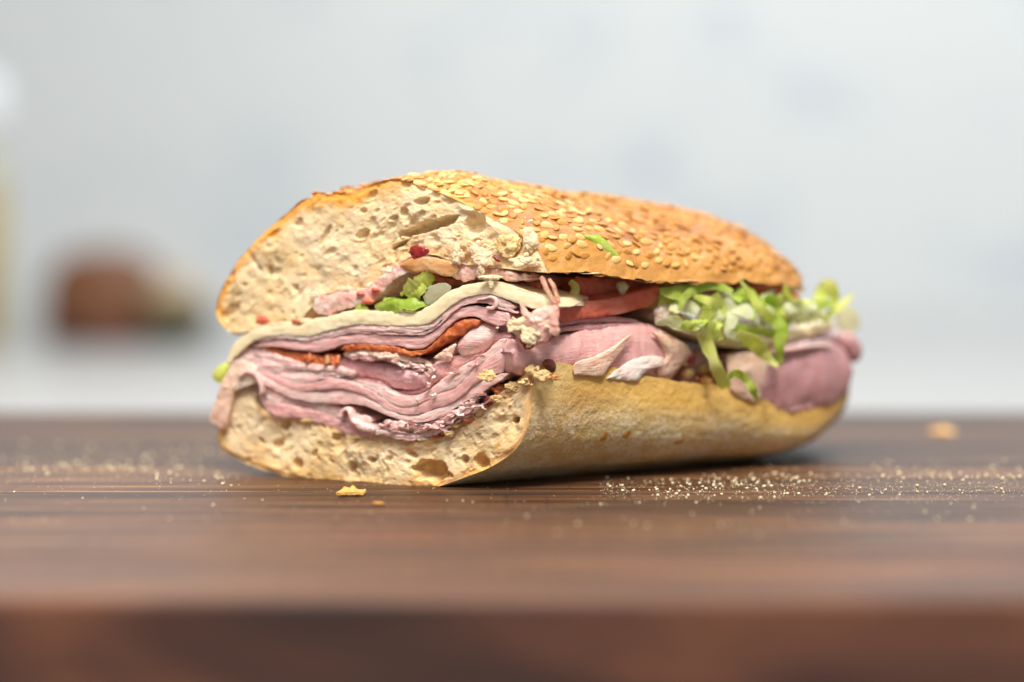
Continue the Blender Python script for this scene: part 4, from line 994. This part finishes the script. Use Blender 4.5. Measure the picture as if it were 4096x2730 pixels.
# lettuce spilling out of the side: centre line px, widths mm, material, offset
LET = [([(2640, 1165), (2700, 1172), (2760, 1168), (2800, 1190)], [2, 4.5, 4.5, 2], 'let_green', 0.5),
       ([(2720, 1230), (2740, 1190), (2790, 1155), (2860, 1142), (2930, 1165)], [2, 2.6, 2.8, 2.6, 1.5], 'let_green', 3.0),
       ([(2690, 1245), (2720, 1225), (2760, 1230), (2790, 1250)], [3, 5, 5, 3], 'let_pale', 2.2),
       ([(2940, 1200), (2970, 1175), (3005, 1190), (3015, 1230)], [3, 4.5, 4.5, 2], 'let_green', 3.5),
       ([(2958, 1118), (3000, 1175), (3046, 1240), (3090, 1285), (3128, 1328)], [0.8, 2.4, 3, 3, 2], 'let_yellow', 5.5),
       ([(2920, 1235), (2980, 1240), (3040, 1265), (3070, 1300)], [3, 5.5, 5, 2], 'let_pale', 4.5),
       ([(3100, 1270), (3125, 1320), (3118, 1390), (3126, 1452)], [4, 4.5, 3.2, 2.2], 'let_green', 7.0),
       ([(2950, 1332), (2995, 1360), (3040, 1398), (3080, 1440), (3112, 1466)], [2, 4.4, 5, 4, 1], 'let_yellow', 7.4),
       ([(2830, 1230), (2815, 1300), (2825, 1370), (2850, 1430), (2872, 1490), (2905, 1552)], [3, 4.4, 4.4, 3.4, 3.8, 3.8], 'let_yellow', 5.0),
       ([(2915, 1505), (2950, 1498), (2985, 1520), (3010, 1560), (3028, 1600)], [2.4, 3.2, 3, 2.6, 1], 'let_green', 8.0),
       ([(3265, 1225), (3285, 1175), (3312, 1140), (3332, 1180), (3338, 1215)], [3, 4.4, 4.4, 4, 2], 'let_yellow', -2.0),
       ([(3240, 1230), (3290, 1218), (3340, 1212)], [2.5, 3.5, 2], 'let_green', -1.0),
       ([(3290, 1290), (3330, 1245), (3372, 1212), (3420, 1174)], [2, 3, 2.4, 0.5], 'let_yellow', -2.0),
       ([(3080, 1220), (3130, 1200), (3190, 1215), (3240, 1200)], [3, 5, 4.5, 2], 'let_yellow', 1.5),
       ([(3100, 1260), (3160, 1245), (3220, 1262), (3270, 1280)], [3, 5, 5, 2], 'let_yellow', 2.2),
       ([(3170, 1215), (3220, 1235), (3265, 1225)], [2, 4, 2], 'let_pale', 2.8),
       ([(2860, 1180), (2880, 1240), (2860, 1310), (2880, 1360)], [3, 4.5, 4.5, 2.4], 'let_yellow', 3.6),
       ([(2900, 1190), (2930, 1250), (2920, 1320), (2960, 1360)], [3, 4, 3.5, 2], 'let_pale', 4.0),
       ([(2870, 1300), (2960, 1315), (3060, 1330), (3140, 1350)], [2, 3.6, 3.6, 2], 'let_green', 3.8),
       ([(3030, 1190), (3060, 1230), (3110, 1260), (3170, 1290)], [2, 4, 4, 2], 'let_green', 3.4),
       ([(3060, 1190), (3100, 1210), (3130, 1250)], [2, 4, 3], 'let_green', 2.5),
       ([(2640, 1205), (2720, 1215), (2800, 1212), (2880, 1200)], [3, 4, 4, 3], 'let_yellow', -1.5),
       ([(2980, 1230), (3060, 1215), (3160, 1235), (3260, 1250)], [4, 5, 5, 3], 'let_green', -1.0),
       ([(3180, 1290), (3230, 1272), (3285, 1260), (3320, 1285)], [2, 3, 3, 2], 'let_yellow', 1.0),
       ([(3200, 1250), (3250, 1230), (3290, 1240)], [3, 4.5, 2], 'let_green', 0.5),
       ([(3140, 1215), (3180, 1255), (3240, 1290)], [2, 4, 2], 'let_pale', 3.2),
       ([(2960, 1200), (3010, 1225), (3080, 1215)], [2, 4.5, 2], 'let_yellow', 1.5),
       ([(2800, 1195), (2835, 1215), (2845, 1262)], [3, 4, 2], 'let_green', 2.4)]
for k, (pts, wd, mt, off) in enumerate(LET):
    blade('lettuce_shred', [side(x, y, off + 4.4 + 1.2 * math.sin(i * 1.7 + k)) for i, (x, y) in enumerate(pts)], [w * 0.8 for w in wd], M[mt], 500 + k, crinkle=0.30, twist=0.5, curl=0.12, ragged=0.22)
rs = np.random.default_rng(77)
for k in range(18):      # finer shreds through the heap
    x = rs.uniform(2680, 3300); y = rs.uniform(1170, 1290) + (30 if x < 2850 else 0); L = rs.uniform(100, 180); a = rs.normal(0.5, 0.7)
    p = [(x - L / 2 * math.cos(a), y - L / 2 * math.sin(a) * 0.6), (x + rs.normal(0, 10), y + rs.normal(0, 14)), (x + L / 2 * math.cos(a), y + L / 2 * math.sin(a) * 0.6)]
    o_ = rs.uniform(5.0, 10.0) - max(0, x - 3120) * 0.022
    blade('lettuce_shred', [side(q[0], q[1], o_ + rs.normal(0, 1.0)) for q in p], [1.0, rs.uniform(2.2, 3.6), 0.6], M[['let_yellow', 'let_pale', 'let_pale', 'let_yellow', 'let_green'][k % 5]], 700 + k, crinkle=0.22, twist=0.6, curl=0.10, ragged=0.2)
blade('lettuce_shred', [side(2330, 945, 3.0), side(2390, 958, 4.6), side(2430, 985, 5.4), side(2480, 1030, 6.0)], [1.0, 2.4, 2.6, 0.8], M['let_green'], 590, crinkle=0.3)

# ------------------------------------------------------------------ bits on the board
def bit_top(name, p, size, mat, seed, label, cat, group=None, rough=0.35, rot=(0, 0, 0)):
    o = chunk(name, p, size, mat, seed, rough, 1.8, None, 3, rot)
    zmin = min(v.co.z for v in o.data.vertices)
    o.location.z = -zmin + 0.00002
    tag(o, label, cat, group); return o
# crust flake: thin ragged shard with a curled ridge
def flake(px, py, r, label, seed):
    c = board_pt(px, py)
    n, m = 40, 8
    P = []
    for i in range(m):
        rr = (i + 0.15) / (m - 1 + 0.15)
        for j in range(n):
            th = 2 * PI * j / n
            rad = r * rr * (1 + 0.35 * fbm(np.array([[math.cos(th) * 1.6 + seed, math.sin(th) * 1.6, 0]]), 3, seed)[0])
            P.append((rad * math.cos(th) * 1.5, rad * math.sin(th) * 0.95, 0))
    P = np.array(P)
    zz = 0.9 + 0.8 * fbm(P * 0.5 + seed, 3, seed) + 0.16 * P[:, 1] + 1.1 * np.exp(-((P[:, 0] - 0.6) ** 2 + (P[:, 1] - 0.8) ** 2) / 0.8)
    P[:, 2] = zz - zz.min()
    k = len(P); P2 = P.copy(); P2[:, 2] += 0.45
    F = grid_faces(m, n, wrap=True, flip=True) + grid_faces(m, n, wrap=True, base=k)
    F.append(tuple(range(n))); F.append(tuple(k + q for q in range(n))[::-1])
    a = (m - 1) * n
    for j in range(n): F.append((a + j, a + (j + 1) % n, k + a + (j + 1) % n, k + a + j))
    o = link_mesh('crust_flake', np.vstack([P, P2]) * MM, F, M['flake']); o.location = (c[0], c[1], 0.0001)
    return tag(o, label, 'crust flake')
flake(1402, 1985, 2.2, 'ragged orange crust flake on the board at the foot of the cut face', 3)
s_o = bpy.data.objects.new('sesame_seed', seed_meshes[1].copy()); COL.objects.link(s_o)
s_o.location = board_pt(1516, 2022) + np.array([0, 0, 0.0005]); s_o.rotation_euler = (0.1, 0.05, 0.1)
tag(s_o, 'single fallen sesame seed lying beside the orange crust flake', 'sesame seed')
flake(3765, 1738, 2.6, 'tan crust crumb lying alone towards the back edge of the board', 8)

# larger crumbs one by one, the fine cornmeal as one sprinkle
gr = np.random.default_rng(21)
spots = []
def scatter(n, x0, x1, y0, y1, r0, r1, bias=1.0):
    for _ in range(n):
        x = gr.uniform(x0, x1); y = y0 + (y1 - y0) * gr.random() ** bias
        spots.append((x, y, r0 * 0.7 + (r1 * 0.85 - r0 * 0.7) * gr.random() ** 2.2))
scatter(150, 2420, 3200, 1915, 2000, 0.16, 0.50)
scatter(170, 2700, 4096, 1900, 1985, 0.16, 0.46, 1.6)
scatter(60, 2900, 4096, 1850, 1930, 0.2, 0.5)
scatter(40, 2250, 4000, 2000, 2110, 0.14, 0.34)
scatter(16, 2200, 3100, 2100, 2170, 0.14, 0.30)
scatter(120, 0, 900, 1770, 1910, 0.2, 0.55)
scatter(60, 200, 620, 1855, 1885, 0.2, 0.5)
scatter(26, 600, 960, 1905, 1950, 0.2, 0.45)
scatter(24, 0, 2200, 1970, 2110, 0.14, 0.34)
scatter(40, 3500, 4096, 1840, 1925, 0.2, 0.5)
import bmesh as _bm
bm = _bm.new(); _bm.ops.create_icosphere(bm, subdivisions=2, radius=1.0)
IV = np.array([v.co[:] for v in bm.verts]); IF = [tuple(v.index for v in f.verts) for f in bm.faces]; bm.free()
grain_meshes = []
for k in range(4):
    Q = IV * (1 + 0.55 * fbm(IV * 1.4 + k * 9, 3, k))[:, None] * np.array([1.1, 1, 0.85]) * MM
    g = link_mesh('bread_crumb', Q, IF, M['grain']); grain_meshes.append(g.data); bpy.data.objects.remove(g)
spots.sort(key=lambda a: -a[2] * (1 if 1900 < a[1] < 2100 else 0.6))
sv, sf = [], []
for k, (x, y, r) in enumerate(spots):
    p = board_pt(x, y)
    if k < 60:
        o = bpy.data.objects.new('bread_crumb', grain_meshes[k % 4]); COL.objects.link(o)
        o.location = (p[0], p[1], r * 0.8 * MM); o.scale = (r, r, r); o.rotation_euler = (0, 0, gr.uniform(0, 6.28))
        tag(o, 'pale yellow bread crumb scattered on the dark walnut board', 'crumb', 'pale crumbs scattered on the board')
    else:
        b = len(sv); a = gr.uniform(0, 6.28)
        for v in grain_meshes[k % 4].vertices:
            c_, s_ = math.cos(a), math.sin(a)
            sv.append((p[0] + r * (v.co.x * c_ - v.co.y * s_), p[1] + r * (v.co.x * s_ + v.co.y * c_), r * 0.8 * MM + r * v.co.z))
        sf += [tuple(b + q for q in f) for f in IF]
for k in range(2200):     # dust-fine grains
    band = gr.random()
    if band < 0.55: x = gr.uniform(2400, 4096); y = gr.normal(1955, 28)
    elif band < 0.8: x = gr.uniform(0, 1000); y = gr.normal(1865, 40)
    else: x = gr.uniform(0, 4096); y = gr.uniform(1850, 2120)
    p = board_pt(x, y); r = gr.uniform(0.05, 0.16) * MM; b = len(sv)
    for dx, dy, dz in ((1, 0, 0), (-0.5, 0.87, 0), (-0.5, -0.87, 0), (0, 0, 1.2)):
        sv.append((p[0] + r * dx, p[1] + r * dy, 0.00002 + r * dz))
    sf += [(b, b + 1, b + 3), (b + 1, b + 2, b + 3), (b + 2, b, b + 3)]
tag(link_mesh('cornmeal_dust', sv, sf, M['grain'], smooth_shade=False), 'fine yellow cornmeal dust sprinkled over the walnut board', 'crumbs', kind='stuff')

# ------------------------------------------------------------------ blurred things on the counter behind
def at_depth(px, d):            # lateral place of a background thing
    return (px - 2048) / FPX * d
def lathe(name, prof, mat, loc=(0, 0, 0), parent=None, n=48, squash=(1, 1, 1), noise=0.0, seed=0):
    P = []
    for r, z in prof:
        for j in range(n):
            th = 2 * PI * j / n; P.append((r * math.cos(th), r * math.sin(th), z))
    P = np.array(P) * np.array(squash)
    if noise: P = P * (1 + noise * fbm(P * 18 + seed, 3, seed))[:, None]
    F = grid_faces(len(prof), n, wrap=True) + [tuple(range(n))[::-1], tuple(len(P) - n + q for q in range(n))]
    o = link_mesh(name, P, F, mat, parent); o.location = loc
    return o
M['loaf'] = mat_simple('loaf_crust', (0.13, 0.044, 0.014), (0.23, 0.088, 0.032), 30, 0.55, bump=0.001)
M['loaf_dark'] = mat_simple('loaf_base', (0.10, 0.028, 0.012), (0.16, 0.05, 0.02), 30, 0.6)
M['avocado'] = mat_simple('avocado_skin', (0.045, 0.040, 0.016), (0.10, 0.085, 0.03), 60, 0.45, bump=0.001)
M['tan'] = mat_simple('tan_top', (0.46, 0.33, 0.18), (0.55, 0.42, 0.26), 40, 0.6)
D1 = 1.86
lo = bpy.data.objects.new('bread_loaf', None); COL.objects.link(lo); lo.location = (at_depth(425, D1), D1 - 0.4, COUNTER_Z); lo.scale = (1.18, 1.05, 1.04)
tag(lo, 'out of focus round brown bread loaf on the counter behind the board', 'bread')
dome = [(0.0495, 0.000), (0.054, 0.012), (0.0575, 0.030), (0.0585, 0.050), (0.055, 0.068), (0.046, 0.084), (0.033, 0.095), (0.018, 0.101), (0.002, 0.103)]
lathe('crust', dome, M['loaf'], parent=lo, squash=(1.0, 0.9, 1.0), noise=0.06, seed=2)
lathe('base', [(0.050, 0.0005), (0.0565, 0.006), (0.059, 0.018), (0.0585, 0.026), (0.054, 0.028)], M['loaf_dark'], parent=lo, squash=(1.01, 0.92, 1.0), noise=0.05, seed=4)
av = bpy.data.objects.new('avocado', None); COL.objects.link(av); av.location = (at_depth(715, D1), D1 - 0.42, COUNTER_Z); av.scale = (1.3, 1.1, 1.1)
tag(av, 'out of focus dark olive fruit with a tan top beside the brown loaf', 'fruit')
lathe('skin', [(0.016, 0.0), (0.027, 0.010), (0.032, 0.022), (0.031, 0.034), (0.026, 0.042)], M['avocado'], parent=av, noise=0.05, seed=6)
lathe('stem_end', [(0.026, 0.042), (0.024, 0.050), (0.018, 0.060), (0.010, 0.068), (0.002, 0.071)], M['tan'], parent=av, noise=0.05, seed=7)
# oil bottle whose edge enters the frame
M['oil'] = mat_simple('bottle_oil', (0.50, 0.37, 0.07), (0.56, 0.42, 0.10), 20, 0.12, sssw=0.3, sssr=(1, .8, .2), ssss=0.02)
M['capw'] = mat_simple('bottle_cap', (0.86, 0.88, 0.90), (0.90, 0.91, 0.92), 20, 0.3)
M['label'] = mat_simple('bottle_shoulder', (0.60, 0.58, 0.40), (0.66, 0.64, 0.48), 20, 0.2)
bo = bpy.data.objects.new('oil_bottle', None); COL.objects.link(bo); bo.location = (at_depth(-118, D1), D1 - 0.4, COUNTER_Z)
tag(bo, 'out of focus yellow oil bottle with a white top left of the loaf', 'bottle')
lathe('body', [(0.030, 0.0), (0.034, 0.004), (0.0345, 0.10), (0.0345, 0.160), (0.034, 0.175)], M['oil'], parent=bo)
lathe('shoulder', [(0.034, 0.175), (0.032, 0.192), (0.026, 0.212), (0.022, 0.226)], M['label'], parent=bo)
lathe('cap', [(0.028, 0.226), (0.036, 0.230), (0.040, 0.25), (0.040, 0.27), (0.036, 0.290), (0.002, 0.293)], M['capw'], parent=bo)
print('objects', len(SC.objects))
